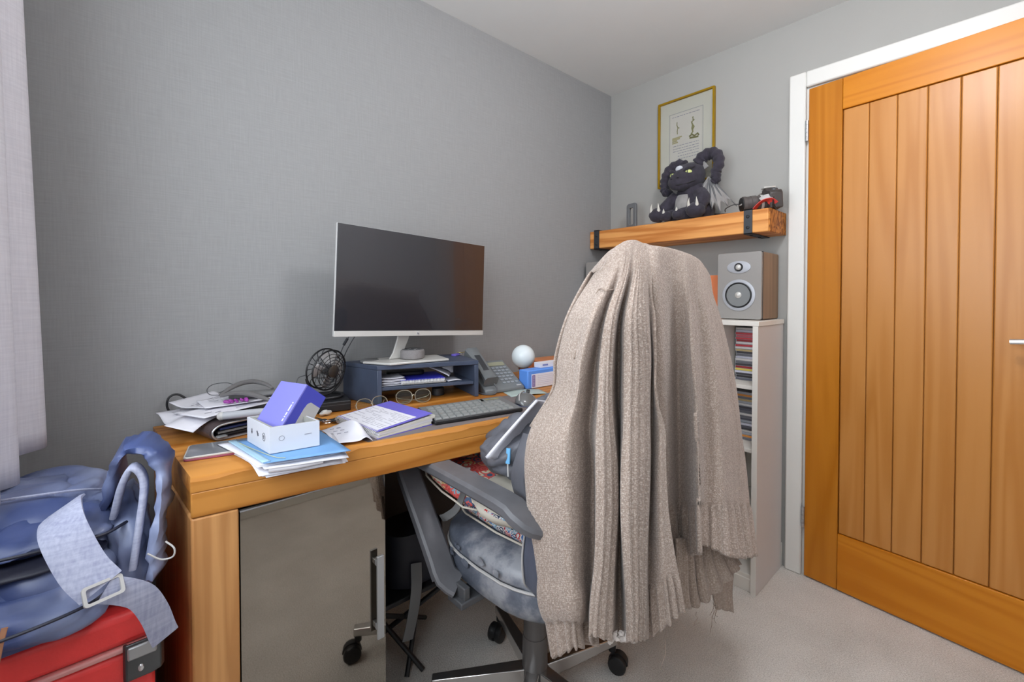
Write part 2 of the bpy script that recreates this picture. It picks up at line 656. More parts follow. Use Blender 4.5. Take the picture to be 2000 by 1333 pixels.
# door local frame: -y runs from the hinge to the latch, +x is the hall side
def dpart(nm, a, c, m, bev=.002):
    q = B(); bx(q, a, c); return obj(nm, q, m, door, bevel=bev)
dpart('stile', (0, -.1135, 0), (DT, 0, DHH), M['oak_v'])
dpart('stile', (0, -DW, 0), (DT, -DW + .1135, DHH), M['oak_v'])
dpart('top_rail', (0, -DW + .1142, DHH - .119), (DT, -.1142, DHH), M['oak_h'])
dpart('bottom_rail', (0, -DW + .1142, 0), (DT, -.1142, .219), M['oak_h'])
dpart('backing', (.012, -DW + .1142, .22), (DT - .006, -.1142, DHH - .12), M['oak_groove'], 0)
y0 = .1165
k = 0
while y0 < DW - .12:
    y1 = min(y0 + .0787, DW - .1165)
    dpart('plank', (.0035, -y1, .2215), (.0115, -y0, DHH - .1215), M['oak_p'], .003)
    y0 += .0802
    k += 1
for z in (1.765, .20):
    q = B()
    for j in range(5):
        cyl(q, (-.006, .004, z + j * .0165), (-.006, .004, z + j * .0165 + .0155), .006, 10)
    obj('hinge', q, M['alu'], door)
q = B()
lathe(q, [(.026, 0), (.026, .007), (.012, .009), (.010, .045)], (0, -DW + .055, 1.005), (0, -PI / 2, 0), 20)
tube(q, cr([(-.045, -DW + .055, 1.005), (-.052, -DW + .075, 1.005), (-.050, -DW + .13, 1.007), (-.047, -DW + .195, 1.003)], 6), [.009] * 19, 10)
obj('door_handle', q, M['chrome'], door)
# unseen globe added for even fill light, out of frame above the camera's view
t = thing('fill_globe', 'unseen white globe added as fill light under the ceiling in the middle of the room', 'lamp', (-1.08, -1.26, HC - .001))
q = B(); lathe(q, [(.06, 0), (.06, -.012), (.02, -.02), (.02, -.04)]); obj('fill_mount', q, M['white_gloss'], t)
q = B(); ell(q, (0, 0, -.13), (.10, .10, .10), None, 24, 16); obj('globe', q, plain('fill_opal', S(245, 245, 245), .5, emis=S(250, 250, 255), estr=FILL_POWER), t)
# curtain: pleated white sheet hanging beside the window
def curtain():
    t = thing('curtain', 'white lined curtain hanging in folds at the left edge beside the window', 'curtain', (-2.27, -.2, 2.18))
    cols = []
    ys = [-.035, -.075, -.11, -.15, -.19, -.22, -.26, -.30, -.34, -.38, -.42]
    xs = [-.035, .035, .045, .0, -.03, .012, .02, -.03, -.03, .015, -.02]
    zb = [.815, .815, .812, .81, .80, .786, .784, .785, .79, .79, .79]
    for y, x, zz in zip(ys, xs, zb):
        col = []
        for f in (0, .25, .5, .75, 1):
            amp = .55 + .45 * f
            col.append((x * amp - .012 + .012 * f, y + .2, (2.17 + (zz - 2.17) * f) - 2.18))
        cols.append(col)
    q = B(); sheet(q, cols, 6, 8)
    obj('cloth', q, M['curtain'], t, smooth=3, solid=.003)
    q = B(); cyl(q, (0.01, -.30, 0.0), (0.01, .17, 0.0), .012, 12); obj('rod', q, M['white_gloss'], t)
M['curtain'] = weave('white_curtain_cloth', S(226, 224, 230), S(212, 210, 217), 260, bump=.15)
curtain()
# ================================================================ desk
DZ = .80
DA = math.radians(-7.05)
dk = thing('desk', 'long oak laminate desk covered in papers along the grey wall', 'desk', (-2.005, -.491, 0), DA)
def dp(nm, a, c, m, parent=None, bev=.003):
    q = B(); bx(q, a, c)
    return obj(nm, q, m, parent or dk, bevel=bev)
def dpoly(nm, P, z0, z1, m, bev=.003):
    q = B(); loft(q, [[Vector((x, y, z0)) for x, y in P], [Vector((x, y, z1)) for x, y in P]])
    return obj(nm, q, m, dk, bevel=bev)
DL = 1.50
def dback(x):           # back edge, hugging the wall
    return .4716 + (x + .0896) * (.666 - .4716) / (1.484 + .0896)
def dleft(y):           # left end runs slightly out of square
    return -.0896 * y / .4716
# worktop with a soft, chipped front edge (cross-section swept along x)
q = B()
loops = []
for i in range(73):
    x = DL * i / 72
    e = .006 + .006 * noise.noise(Vector((x * 17, 3, 0))) + .003 * noise.noise(Vector((x * 60, 9, 0)))
    xb = dleft(.47) + (1.484 - dleft(.47)) * i / 72
    loops.append([Vector(p) for p in ((xb, dback(xb), DZ - .028), (xb, dback(xb), DZ), (x, e * 1.6, DZ), (x, e * .5, DZ - e * .45), (x, 0, DZ - e * 1.2), (x, 0, DZ - .028))])
loft(q, loops)
obj('worktop', q, M['desk'], dk, smooth=.5)
dp('apron', (0.0, .0005, .722), (DL, .022, DZ - .0285), M['desk'])
dpoly('end_panel', [(.0005, .001), (.078, .001), (.078 + dleft(.46), .46), (dleft(.46), .46)], 0, .7215, M['desk_v'], .004)
dpoly('end_panel', [(DL - .08, .001), (DL - .0005, .001), (DL - .02, .63), (DL - .10, .63)], 0, .7215, M['desk_v'], .004)
dpoly('side_rail', [(.0003, .0225), (.0225, .0225), (.0225 + dleft(.46), .46), (dleft(.46), .46)], .722, DZ - .0285, M['desk'], .002)
# pedestal with tinted mirror door
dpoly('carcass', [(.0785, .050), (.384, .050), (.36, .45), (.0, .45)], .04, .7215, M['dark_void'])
# the door sits a touch crooked, its handle side pushed slightly in
DM = Matrix.Translation((.0795, .0015, 0)) @ Matrix.Rotation(math.radians(7.2), 4, 'Z')
def dbox(nm, parts, m, parent, bev=0):
    g = B()
    for a, c in parts:
        bx(g, a, c)
    g.transform(DM)
    return obj(nm, g, m, parent, bevel=bev)
dr = dbox('mirror_door', [((0, 0, .035), (.3085, .006, .7125))], M['mirror'], dk)
dr['label'] = 'tinted mirror glass door'
dbox('door_edge', [((0, 0, .7127), (.3085, .009, .7155))], M['alu'], dr)
dbox('handle', [((.278, -.022, .322), (.295, -.015, .522)), ((.281, -.015, .338), (.292, 0, .350)), ((.281, -.015, .494), (.292, 0, .506))], M['alu'], dr, .001)
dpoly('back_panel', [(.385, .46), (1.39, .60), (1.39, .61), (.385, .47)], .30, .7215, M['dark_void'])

# ================================================================ CD cabinet
cab = thing('cd_cabinet', 'low white cabinet with CD shelves under the speakers by the door', 'cabinet', (-.30, -.885, 0))
def cp(nm, a, c, m=None, bev=.0015):
    q = B(); bx(q, [a[0] + .30, a[1] + .885, a[2]], [c[0] + .30, c[1] + .885, c[2]])
    return obj(nm, q, m or M['white_mel'], cab, bevel=bev)
CT = 1.05
cp('top_panel', (-.302, -.888, CT - .018), (-.018, -.012, CT))
cp('side_panel', (-.300, -.885, 0), (-.018, -.866, CT - .0185), M['mel_side'])
cp('front_edging', (-.3012, -.8855, 0), (-.3002, -.866, CT - .0185))
cp('side_panel', (-.300, -.031, 0), (-.018, -.013, CT - .0185))
for y in (-.740, -.58, -.42, -.26):
    cp('divider', (-.300, y - .009, .05), (-.03, y + .009, CT - .0185))
cp('plinth', (-.29, -.865, 0), (-.03, -.032, .05))
cp('back_panel', (-.0295, -.865, .05), (-.0185, -.032, CT - .0185))
shelf_z = [.60 + .0]
BZ = [.05, .295, .54, .785]
for z in BZ:
    cp('shelf', (-.285, -.8655, z), (-.03, -.7495, z + .015))
# CDs lying in the right hand column: one built, the rest are copies
cdcols = [S(196, 60, 70), S(206, 96, 108), S(226, 222, 220), S(70, 68, 74), S(112, 112, 120), S(190, 168, 120), S(40, 40, 46),
          S(150, 40, 46), S(220, 200, 90), S(205, 205, 220), S(90, 92, 104), S(172, 176, 186), S(140, 130, 128), S(226, 150, 70)]
cdm = [plain('cd_spine_%d' % i, c, .35, var=.15, vs=60) for i, c in enumerate(cdcols)]
top_run = [2, 9, 0, 1, 0, 7, 2, 0, 2, 5, 3, 4, 9, 2, 4, 3, 7, 8, 9, 3, 6, 10]
clear = plain('cd_jewel_case', S(190, 192, 198), .15, var=.0, spec=.6)
cdn = ['red', 'pink red', 'white', 'dark grey', 'grey', 'tan', 'black', 'dark red', 'yellow', 'pale lilac', 'slate grey', 'silver grey', 'brown grey', 'orange']
orn = ['topmost', 'second', 'third', 'fourth', 'fifth', 'sixth', 'seventh', 'eighth', 'ninth', 'tenth', 'eleventh', 'twelfth', 'thirteenth', 'fourteenth', 'fifteenth', 'sixteenth', 'seventeenth', 'eighteenth', 'nineteenth', 'twentieth', 'twenty first', 'twenty second']
runs = {3: top_run[::-1], 2: [4, 13, 11, 2, 3, 10, 9, 11, 10, 4, 2, 4, 10, 3, 2, 11, 5, 4, 13, 11]}
names = {3: 'top', 2: 'second'}
proto = {}
for sh, run in runs.items():
    z = BZ[sh] + .0155
    for i, k in enumerate(run):
        o = bpy.data.objects.new('compact_disc', None)
        C.objects.link(o)
        o.empty_display_size = .01
        o.location = (-.115 + random.uniform(-.006, .006), -.8075 + random.uniform(-.002, .002), z)
        if not proto.get('case'):
            qq = B(); box(qq, (.0, 0, .005), (.118, .108, .0092)); c1 = proto['case'] = obj('case', qq, clear, o, smooth=0)
        else:
            c1 = proto['case'].copy(); C.objects.link(c1); c1.parent = o
        if k not in proto:
            qq = B(); box(qq, (-.0597, 0, .005), (.0012, .102, .0078)); proto[k] = obj('spine', qq, cdm[k], o, smooth=0)
        else:
            c2 = proto[k].copy(); C.objects.link(c2); c2.parent = o
        tag(o, 'CD case with %s spine, %s down on the %s shelf of the cabinet' % (cdn[k], orn[len(run) - 1 - i], names[sh]), 'CD', 'CD cases on the %s shelf' % names[sh])
        z += .00985

# ================================================================ speakers
def speaker(loc, label, rz=0):
    t = thing('bookshelf_speaker', label, 'speaker', loc, rz)
    W, H, D = .172, .272, .19
    # local: front faces -x
    q = B()
    poly = rrect(W, H, .008, 3)
    prism(q, poly, D - .014, Matrix(((0, 0, 1, .014), (1, 0, 0, 0), (0, 1, 0, H / 2 + .002), (0, 0, 0, 1))))
    obj('cabinet', q, M['spk_side'], t)
    q = B()
    prism(q, rrect(W, H, .008, 3), .0135, Matrix(((0, 0, 1, 0), (1, 0, 0, 0), (0, 1, 0, H / 2 + .002), (0, 0, 0, 1))))
    obj('baffle', q, M['spk_front'], t, bevel=.002)
    q = B(); box(q, (.0155, 0, H / 2 + .002), (.003, W + .001, H + .001)); obj('baffle_gasket', q, M['black_pl'], t)
    R = Euler((0, -PI / 2, 0)).to_matrix()
    zc = .100
    q = B(); lathe(q, [(.064, .0003), (.064, .003), (.058, .0045), (.0525, .0045), (.0525, .0003)], (0, 0, zc), R, 40); obj('woofer_trim', q, M['spk_ring'], t)
    q = B(); lathe(q, [(.052, .0005), (.052, .006), (.0495, .007), (.047, .005), (.046, .0008)], (0, 0, zc), R, 40); obj('surround', q, M['black_pl'], t)
    q = B(); lathe(q, [(.046, .005), (.03, .0022), (.014, .001), (.001, .001)], (0, 0, zc), R, 40); obj('cone', q, M['spk_cone'], t)
    q = B(); lathe(q, [(.0145, .0012), (.0125, .007), (.007, .011), (.001, .0125)], (0, 0, zc), R, 24); obj('phase_plug', q, M['silver_pl'], t)
    q = B()
    lathe(q, [(1, .0003), (1, .0025), (.82, .004), (.001, .004)], (0, 0, 0), None, 40)
    for v in q.verts:
        v.co = Vector((-v.co.z, v.co.x * .046, v.co.y * .0255 + .214))
    obj('tweeter_plate', q, M['spk_ring'], t)
    q = B(); lathe(q, [(.0175, .0042), (.0165, .0062), (.013, .0052)], (0, 0, .214), R, 24); obj('tweeter_surround', q, M['black_pl'], t)
    q = B(); ell(q, (-.0045, 0, .214), (.006, .0115, .0115)); obj('tweeter_dome', q, M['silver_pl'], t)
    return t
M['spk_front'] = plain('speaker_silver_front', S(150, 146, 142), .5, .15, var=.02)
M['spk_side'] = wood('speaker_walnut_side', S(134, 108, 84), S(150, 122, 96), 2, 12, .5, .05, 3)
M['spk_ring'] = plain('speaker_light_ring', S(176, 178, 184), .4, .2, var=.02)
M['spk_cone'] = plain('speaker_cone', S(128, 130, 130), .4, .3, var=.03)
speaker((-.203, -.776, CT + .001), 'silver fronted speaker beside the door frame, fully visible')
speaker((-.255, -.112, CT + .001), 'silver fronted speaker in the corner, half hidden behind the cardigan')
# sleeve leaning behind the right hand speaker
t = thing('record_sleeve', 'orange and cream card sleeve standing behind the right hand speaker', 'card sleeve', (-.11, -.60, CT + .001), (0, .04, 0))
q = B(); box(q, (0, 0, .095), (.004, .19, .19)); obj('card', q, plain('orange_card', S(224, 128, 78), .6), t)
q = B()
a = [(.05 * math.cos(x * PI / 20), .05 * math.sin(x * PI / 20)) for x in range(11)]
prism(q, [(.0, .0)] + [(-.18 + .14 * math.cos(x * PI / 40), .19 * math.sin(x * PI / 40)) for x in range(0, 21)] , .001, Matrix(((0, 0, -1, -.0022), (-1, 0, 0, -.095), (0, 1, 0, 0.0), (0, 0, 0, 1))))
q.free()
q = B(); prism(q, [(-.094, .19), (-.094, .12), (-.075, .11), (-.062, .14), (-.058, .189)], .001, Matrix(((0, 0, -1, -.0022), (1, 0, 0, 0), (0, 1, 0, 0), (0, 0, 0, 1)))); obj('printed_curve', q, plain('cream_print', S(228, 212, 170), .6), t)

# ================================================================ beam shelf
bs = thing('beam_shelf', 'thick pine beam shelf with steel straps holding a plush dragon', 'shelf', (-.1, -.445, 1.402))
q = B(); bx(q, (-.093, -.437, 0), (.0995, .442, .092)); obj('beam', q, M['shelf'], bs, bevel=.004)
q = B(); bx(q, (-.0925, -.4415, .0005), (.099, -.4372, .0915)); obj('beam_end', q, M['endgrain'], bs, bevel=.001)
for y in (-.362, .395):
    s = B()
    for a, c in (((-.0975, y - .016, -.004), (-.0935, y + .016, .097)), ((-.0975, y - .016, -.0045), (.0995, y + .016, -.0005)), ((-.0975, y - .016, .0925), (-.06, y + .016, .0965))):
        bx(s, a, c)
    so = obj('steel_strap', s, M['steel_dark'], bs)
    for z in (.022, .066):
        s = B(); lathe(s, [(.0065, 0), (.0065, .002), (.004, .0045), (.001, .005)], (-.0976, y, z), (0, -PI / 2, 0), 12); obj('bolt', s, M['black_pl'], so)
    for xx in (-.06, .03):
        s = B(); lathe(s, [(.0065, 0), (.0065, .002), (.004, .0045), (.001, .005)], (xx, y, -.0046), (PI, 0, 0), 12); obj('bolt', s, M['black_pl'], so)

# ================================================================ picture frame
pf = thing('picture_frame', 'thin gilt picture frame with a cream print above the beam shelf', 'picture', (-.002, -.445, 1.914))
MF = Matrix(((0, 0, -1, 0), (-1, 0, 0, 0), (0, 1, 0, 0), (0, 0, 0, 1)))     # x -> -y (right in view), y -> z, z -> out of the wall
FW_, FH_ = .288, .430
q = B(); ringprism(q, rrect(FW_, FH_, .0015, 1), rrect(FW_ - .018, FH_ - .018, .001, 1), .016, MF); obj('frame', q, plain('gilt_metal', S(176, 138, 22), .35, .6, var=.15), pf, bevel=.002)
q = B(); prism(q, rrect(FW_ - .017, FH_ - .017, .001, 1), .004, MF); obj('mount', q, plain('cream_mount', S(206, 204, 190), .8, var=.01), pf)
q = B(); ringprism(q, rrect(.172, .262, .001, 1), rrect(.169, .259, .001, 1), .0046, MF @ T((0, .015, 0))); obj('mount_line', q, M['ink'], pf)
q = B(); prism(q, rrect(.160, .250, .001, 1), .0046, MF @ T((0, .015, 0))); pr = obj('print', q, plain('print_paper', S(208, 204, 194), .8, var=.015), pf)
def pen(pts, w=.0022, m=None, nm='drawing', z=.005):
    g = B()
    for P in pts:
        tube(g, [MF @ Vector((x, y + .011, z)) for x, y in P], w, 4, flat=.3, up=(-1, 0, 0))
    return obj(nm, g, m or M['ink'], pr, smooth=0)
def scrib(x0, x1, y, n, gap=.35):
    out = []
    x = x0
    while x < x1:
        l = random.uniform(.006, .018)
        out.append([(x, y), (min(x + l, x1), y)])
        x += l + .004
    return out
lines = []
for y in (.117,):
    lines += scrib(-.07, .07, y, 1)
for y in (-.028, -.042, -.054, -.066, -.080, -.094):
    lines += scrib(-.066 if y > -.06 else -.04, .066, y, 1)
pen(lines, .0014, M['ink'], 'lettering')
sage = plain('sage_print_ink', S(140, 138, 96), .8)
pen([[(-.045, .09), (-.046, .075), (-.041, .062), (-.044, .045), (-.043, .03)], [(-.041, .062), (-.033, .058)]], .0022, sage)
pen([[(-.07, .012), (-.02, .014)], [(-.07, .005), (-.03, .006)], [(-.07, -.003), (-.045, -.002)], [(-.07, -.012), (-.04, -.01)]], .0035, plain('sand_print_ink', S(178, 170, 128), .8))
pen([[(.036, .094), (.036, .088)], [(.034, .084), (.042, .078), (.030, .07), (.035, .055), (.032, .04), (.036, .022), (.028, .012)], [(.035, .055), (.042, .045), (.034, .03)]], .0038, sage)
pen([[(.018, .002), (.032, .01), (.044, .0), (.06, .008), (.066, -.003)], [(.02, -.005), (.064, -.008)]], .0045, plain('olive_print_ink', S(120, 118, 76), .8))
q = B(); prism(q, rrect(FW_ - .018, FH_ - .018, .001, 1), .0015, MF @ T((0, 0, .0085)))
mg, nt, b, N, L = nodes('picture_glazing')
b.inputs['Base Color'].default_value = (1, 1, 1, 1); b.inputs['Transmission Weight'].default_value = 1.0; b.inputs['Roughness'].default_value = .02; b.inputs['IOR'].default_value = 1.2
obj('glazing', q, mg, pf)

# ================================================================ monitor
def monitor():
    # rolled a little clockwise, face towards -y
    t = thing('computer_monitor', 'slim black screened monitor with silver lower bezel on a slate riser', 'monitor', (-1.345, -.19, 1.182), (math.radians(-1.0), math.radians(2.7), math.radians(0.8)))
    W, H = .558, .338
    q = B(); bx(q, (-W / 2, 0, -H / 2), (W / 2, .009, H / 2)); obj('back_shell', q, M['lgrey_pl'], t, bevel=.002)
    q = B(); bx(q, (-.19, .0095, -.13), (.19, .028, .06)); obj('rear_housing', q, M['dgrey_pl'], t, bevel=.01)
    q = B(); bx(q, (-W / 2 + .0015, -.0035, -H / 2 + .0175), (W / 2 - .0015, -.0005, H / 2 - .0015)); obj('screen', q, M['screen'], t, bevel=.0005)
    q = B(); bx(q, (-W / 2, -.0055, -H / 2), (W / 2, -.0003, -H / 2 + .0168)); bz = obj('lower_bezel', q, M['silver_pl'], t, bevel=.001)
    q = B(); lathe(q, [(.0055, 0), (.0055, .0006), (.001, .0008)], (0, -.0056, -H / 2 + .0084), (PI / 2, 0, 0), 20); em = obj('logo_disc', q, plain('logo_pale', S(225, 226, 228), .3, .4), bz)
    cu = bpy.data.curves.new('logo', 'FONT'); cu.body = 'hp'; cu.size = .0085; cu.extrude = .0002; cu.align_x = 'CENTER'; cu.shear = .25
    to = bpy.data.objects.new('logo_tmp', cu); C.objects.link(to)
    me = bpy.data.meshes.new_from_object(to.evaluated_get(bpy.context.evaluated_depsgraph_get()))
    bpy.data.objects.remove(to)
    lo = bpy.data.objects.new('logo', me); C.objects.link(lo); me.materials.clear(); me.materials.append(M['ink_dark'])
    lo.parent = bz; lo.location = (0, -.0067, -H / 2 + .0062); lo.rotation_euler = (PI / 2, 0, 0)
    return t
mon = monitor()
st = M['silver_pl']
q = B()
def mloc(p):
    return (Matrix.Translation(mon.location) @ mon.rotation_euler.to_matrix().to_4x4()).inverted() @ Vector(p)
nk = []
for (x, y, z, w) in ((-1.372, -.158, 1.06, .046), (-1.384, -.150, 1.0, .042), (-1.396, -.139, .955, .038), (-1.402, -.132, .9345, .046)):
    nk.append([mloc((x + sx * w / 2, y + sy, z)) for sx, sy in ((-1, -.004), (1, -.004), (1, .004), (-1, .004))])
loft(q, nk)
obj('stand_neck', q, st, mon, bevel=.002)
q = B()
fp = [(-1.51, -.12), (-1.46, -.215), (-1.26, -.245), (-1.235, -.13), (-1.33, -.075), (-1.43, -.07)]
loft(q, [[mloc((x, y, .9262)) for x, y in fp], [mloc((x, y, .9335)) for x, y in fp]])
obj('stand_foot', q, st, mon, bevel=.002)

# ================================================================ riser
rs = thing('monitor_riser', 'slate blue two tier riser under the monitor with papers inside', 'riser', (-1.33, -.2, DZ))
RF = [Vector((-1.492, -.188, 0)), Vector((-1.176, -.300, 0)), Vector((-1.126, -.095, 0)), Vector((-1.534, -.016, 0))]   # FL FR BR BL
rl = Vector((-1.33, -.2, 0))
def slab(nm, P, z0, z1, m=None):
    g = B(); loft(g, [[p - rl + Vector((0, 0, z0)) for p in P], [p - rl + Vector((0, 0, z1)) for p in P]]); return obj(nm, g, m or M['riser'], rs, bevel=.0012)
RT = .125
slab('top_board', RF, RT - .014, RT)
ux = (RF[1] - RF[0]).normalized(); bxv = (RF[2] - RF[3]).normalized()
slab('side_board', [RF[0], RF[0] + ux * .014, RF[3] + bxv * .014, RF[3]], .001, RT - .0145)
slab('side_board', [RF[1] - ux * .014, RF[1], RF[2], RF[2] - bxv * .014], .001, RT - .0145)
inn = [RF[0] + ux * .0145 + Vector((0, .004, 0)), RF[1] - ux * .0145 + Vector((0, .004, 0)), RF[2] - bxv * .0145, RF[3] + bxv * .0145]
slab('middle_shelf', inn, .044, .054)
sv = B(); lathe(sv, [(.006, 0), (.006, .001), (.0055, .0012), (.001, .0012)], (-1.158 + 1.33 - .0135, -.235 + .2, .092), (0, -PI / 2, 0), 16)
obj('cam_cap', sv, M['lgrey_pl'], rs)
# ================================================================ things on the desk
# children of a thing built with world coordinates: shift them to the thing's frame
def wp(nm, bm, mat, t, **k):
    M4 = Matrix.Identity(4)
    p = t
    while p is not None:
        M4 = Matrix.Translation(p.location) @ p.rotation_euler.to_matrix().to_4x4() @ M4
        p = p.parent
    bm.transform(M4.inverted())
    return obj(nm, bm, mat, t, **k)
def V(*a):
    return Vector(a)
def quadbox(bm, P, z0, z1):
    loft(bm, [[V(x, y, z0) for x, y in P], [V(x, y, z1) for x, y in P]])
Z = DZ + .0006

# ---- smart speaker, puck, keys on the riser
t = thing('smart_speaker', 'small round grey fabric smart speaker on the monitor foot', 'smart speaker', (-1.352, -.160, .9342))
q = B(); lathe(q, [(.034, 0), (.039, .002), (.0405, .008), (.0405, .023), (.039, .029), (.035, .031)], n=32); obj('fabric_body', q, M['fabric_grey'], t)
q = B(); lathe(q, [(.0348, .0305), (.034, .0325), (.030, .0318), (.001, .0318)], n=32); obj('top_plate', q, M['dgrey_pl'], t)
for k in range(4):
    q = B(); lathe(q, [(.003, .0319), (.003, .0326), (.001, .0327)], (.016 * math.cos(k * PI / 2), .016 * math.sin(k * PI / 2), 0), None, 10); obj('button', q, M['lgrey_pl'], t)
t = thing('cable_puck', 'flat grey round puck on the left end of the riser', 'puck', (-1.475, -.095, .9255))
q = B(); lathe(q, [(.028, 0), (.031, .002), (.031, .007), (.027, .0095), (.001, .010)], n=28); obj('body', q, M['mgrey_pl'], t)
q = B(); tube(q, cr([(.03, 0, .006), (.05, .02, .004), (.045, .05, .0035), (.01, .06, .0035)], 6), .0016, 6); obj('cord', q, M['dgrey_pl'], t)
t = thing('key_fob', 'purple key fob with brass keys on the right end of the riser', 'keys', (-1.165, -.145, .9258), (0, 0, .4))
q = B(); prism(q, rrect(.035, .02, .006), .006, T((0, 0, 0))); obj('tag', q, plain('violet_fob', S(112, 96, 196), .5), t, bevel=.001)
q = B(); tube(q, [V(.028 + .011 * math.cos(a * PI / 8), .012 * math.sin(a * PI / 8), .004 + .002 * math.sin(a * PI / 4)) for a in range(16)], .0012, 6, True); obj('ring', q, M['chrome'], t)
q = B(); prism(q, rrect(.02, .018, .007), .002, T((.045, .01, .003), (0, .3, .3))); bx(q, (.055, .006, .003), (.082, .012, .005)); obj('key', q, plain('brass', S(206, 190, 120), .3, .8), t)

# ---- papers, notebook etc. in the riser
su = ux
def rpt(a, d, z):           # a along riser front from FL, d in depth
    p = RF[0] + su * a + bxv * 0 + V(0, 1, 0) * d
    return V(p.x, p.y, DZ + z)
ang = math.atan2(su.y, su.x)
RZ = .0548
def sheetbox(name, label, cat, loc, rz, w, d, h, m, tilt=(0, 0)):
    t = thing(name, label, cat, loc, (tilt[0], tilt[1], rz))
    q = B(); box(q, (0, 0, h / 2), (w, d, h)); obj('sheets', q, m, t, bevel=.0004)
    return t
p = rpt(.073, .08, RZ)
t = thing('paper_stack', 'stack of creased white papers on the left of the riser shelf', 'papers', p, ang + .1)
for k in range(6):
    q = B()
    w, d = .082 - .004 * (k % 3), .115
    sheet(q, [[(x * w / 2, y * d / 2, .001 + k * .0042 + .003 * abs(x) * (k % 2)) for y in (-1, -.3, .4, 1)] for x in (-1, -.2, .5, 1)], 3, 3)
    obj('sheet', q, M['white_paper'] if k % 2 else M['paper2'], t, solid=.0012, off=1, smooth=3)
p = rpt(.178, .088, RZ)
def spiral(bm, a, b, r, turns, wr, up=V(0, 0, 1)):
    a, b = V(*a), V(*b)
    ax = (b - a).normalized()
    s1 = ax.cross(up).normalized()
    u1 = s1.cross(ax)
    pts = []
    n = turns * 8
    for i in range(n + 1):
        th = 2 * PI * i / 8
        pts.append(a + (b - a) * (i / n) + s1 * r * math.cos(th) + u1 * r * math.sin(th))
    tube(bm, pts, wr, 4)
t = thing('spiral_notebook', 'blue spiral notebook lying on the riser shelf, wire edge outwards', 'notebook', p, ang)
q = B(); bx(q, (-.072, -.064, .0005), (.072, .075, .0135)); obj('pages', q, M['paper2'], t)
q = B(); bx(q, (-.074, -.066, .0138), (.074, .077, .0155)); obj('cover', q, plain('cobalt_cover', S(58, 62, 206), .5), t)
q = B(); spiral(q, (-.073, -.070, .009), (.073, -.070, .009), .0075, 30, .0011); obj('spiral_wire', q, M['silver_pl'], t)
t = thing('black_case', 'glossy black flat case on the blue notebook in the riser', 'case', rpt(.150, .130, RZ + .0165), ang)
q = B(); prism(q, rrect(.13, .05, .02), .014); obj('body', q, M['black_pl'], t, bevel=.004)
t = thing('folded_letter', 'folded white letter with green mark leaning in the riser', 'letter', rpt(.235, .055, RZ + .0165), (0, 0, ang))
q = B(); sheet(q, [[(-.05, .0, .036), (-.044, .05, .037)], [(-.02, -.012, .024), (-.012, .045, .03)], [(.012, -.022, .008), (.03, .03, .014)], [(.022, -.026, .001), (.04, .02, .004)]], 4, 3)
obj('sheet', q, M['white_paper'], t, solid=.0012, smooth=3)
q = B(); sheet(q, [[(.012, .03, .006), (.012, .04, .03)], [(.05, .03, .004), (.055, .045, .036)]], 4, 3); obj('flap', q, M['paper2'], t, solid=.001, smooth=3)
q = B(); ell(q, (-.025, .026, .0335), (.007, .005, .0012), (0, .25, 0), 10, 6); obj('stamp', q, plain('green_mark', S(120, 176, 182), .7), t)
t = thing('round_tin', 'small round steel tin under the riser shelf', 'tin', rpt(.240, .085, .0008), 0)
q = B(); lathe(q, [(.020, 0), (.021, .001), (.021, .016), (.0215, .0165), (.0215, .024), (.0195, .026), (.001, .026)], n=28); obj('body', q, M['steel_dark'], t)
t = thing('loose_sheet', 'off white sheet at the right end of the riser shelf', 'paper', rpt(.282, .07, RZ), (0, 0, ang + .1))
q = B(); sheet(q, [[(-.028, -.04, .001), (-.028, .05, .002)], [(.0, -.042, .004), (.002, .05, .003)], [(.022, -.036, .001), (.024, .05, .002)]], 4, 3); obj('sheet', q, M['paper2'], t, solid=.001, smooth=3)

# ---- black box, fan
t = thing('black_box', 'flat black box under the little fan left of the riser', 'box', (-1.625, -.105, Z), math.radians(-12))
q = B(); bx(q, (-.072, -.075, 0), (.064, .062, .031)); obj('body', q, M['black_pl'], t, bevel=.003)
q = B(); bx(q, (-.0725, -.0756, .020), (.0645, -.0752, .0212)); obj('lid_seam', q, M['dgrey_pl'], t)
fan = thing('desk_fan', 'small black wire cage desk fan standing on the black box', 'fan', (-1.622, -.105, Z + .0325), math.radians(22))
# face looks along local -y
q = B()
tube(q, [V(.046 * math.cos(a * PI / 14), .046 * math.sin(a * PI / 14) - .004, .0045) for a in range(28)], .0042, 8, True)
obj('base_ring', q, M['black_pl'], fan)
q = B()
ca = [V(math.sin(math.radians(a)) * .071, .0, .082 - math.cos(math.radians(a)) * .074) for a in range(-78, 79, 6)]
tube(q, ca, .0042, 8)
obj('yoke', q, M['black_pl'], fan)
tilt = Matrix.Rotation(math.radians(8), 4, 'X')
ctr = Matrix.Translation((0, -.004, .086)) @ tilt
q = B()
for r_, y_ in ((.062, -.012), (.062, .014)):
    tube(q, [ctr @ V(r_ * math.cos(a * PI / 20), y_, r_ * math.sin(a * PI / 20)) for a in range(40)], .0026, 6, True)
obj('cage_rim', q, M['black_pl'], fan)
q = B()
for r_, y_ in ((.052, -.022), (.043, -.026), (.034, -.028), (.026, -.029)):
    tube(q, [ctr @ V(r_ * math.cos(a * PI / 18), y_, r_ * math.sin(a * PI / 18)) for a in range(36)], .0011, 5, True)
for k in range(12):
    a = 2 * PI * k / 12 + .2
    tube(q, [ctr @ V(r_ * math.cos(a + (.062 - r_) * 9), y_, r_ * math.sin(a + (.062 - r_) * 9)) for r_, y_ in ((.062, -.012), (.057, -.019), (.045, -.026), (.03, -.0295), (.018, -.030))], .0012, 5)
obj('front_guard', q, M['black_pl'], fan)
q = B()
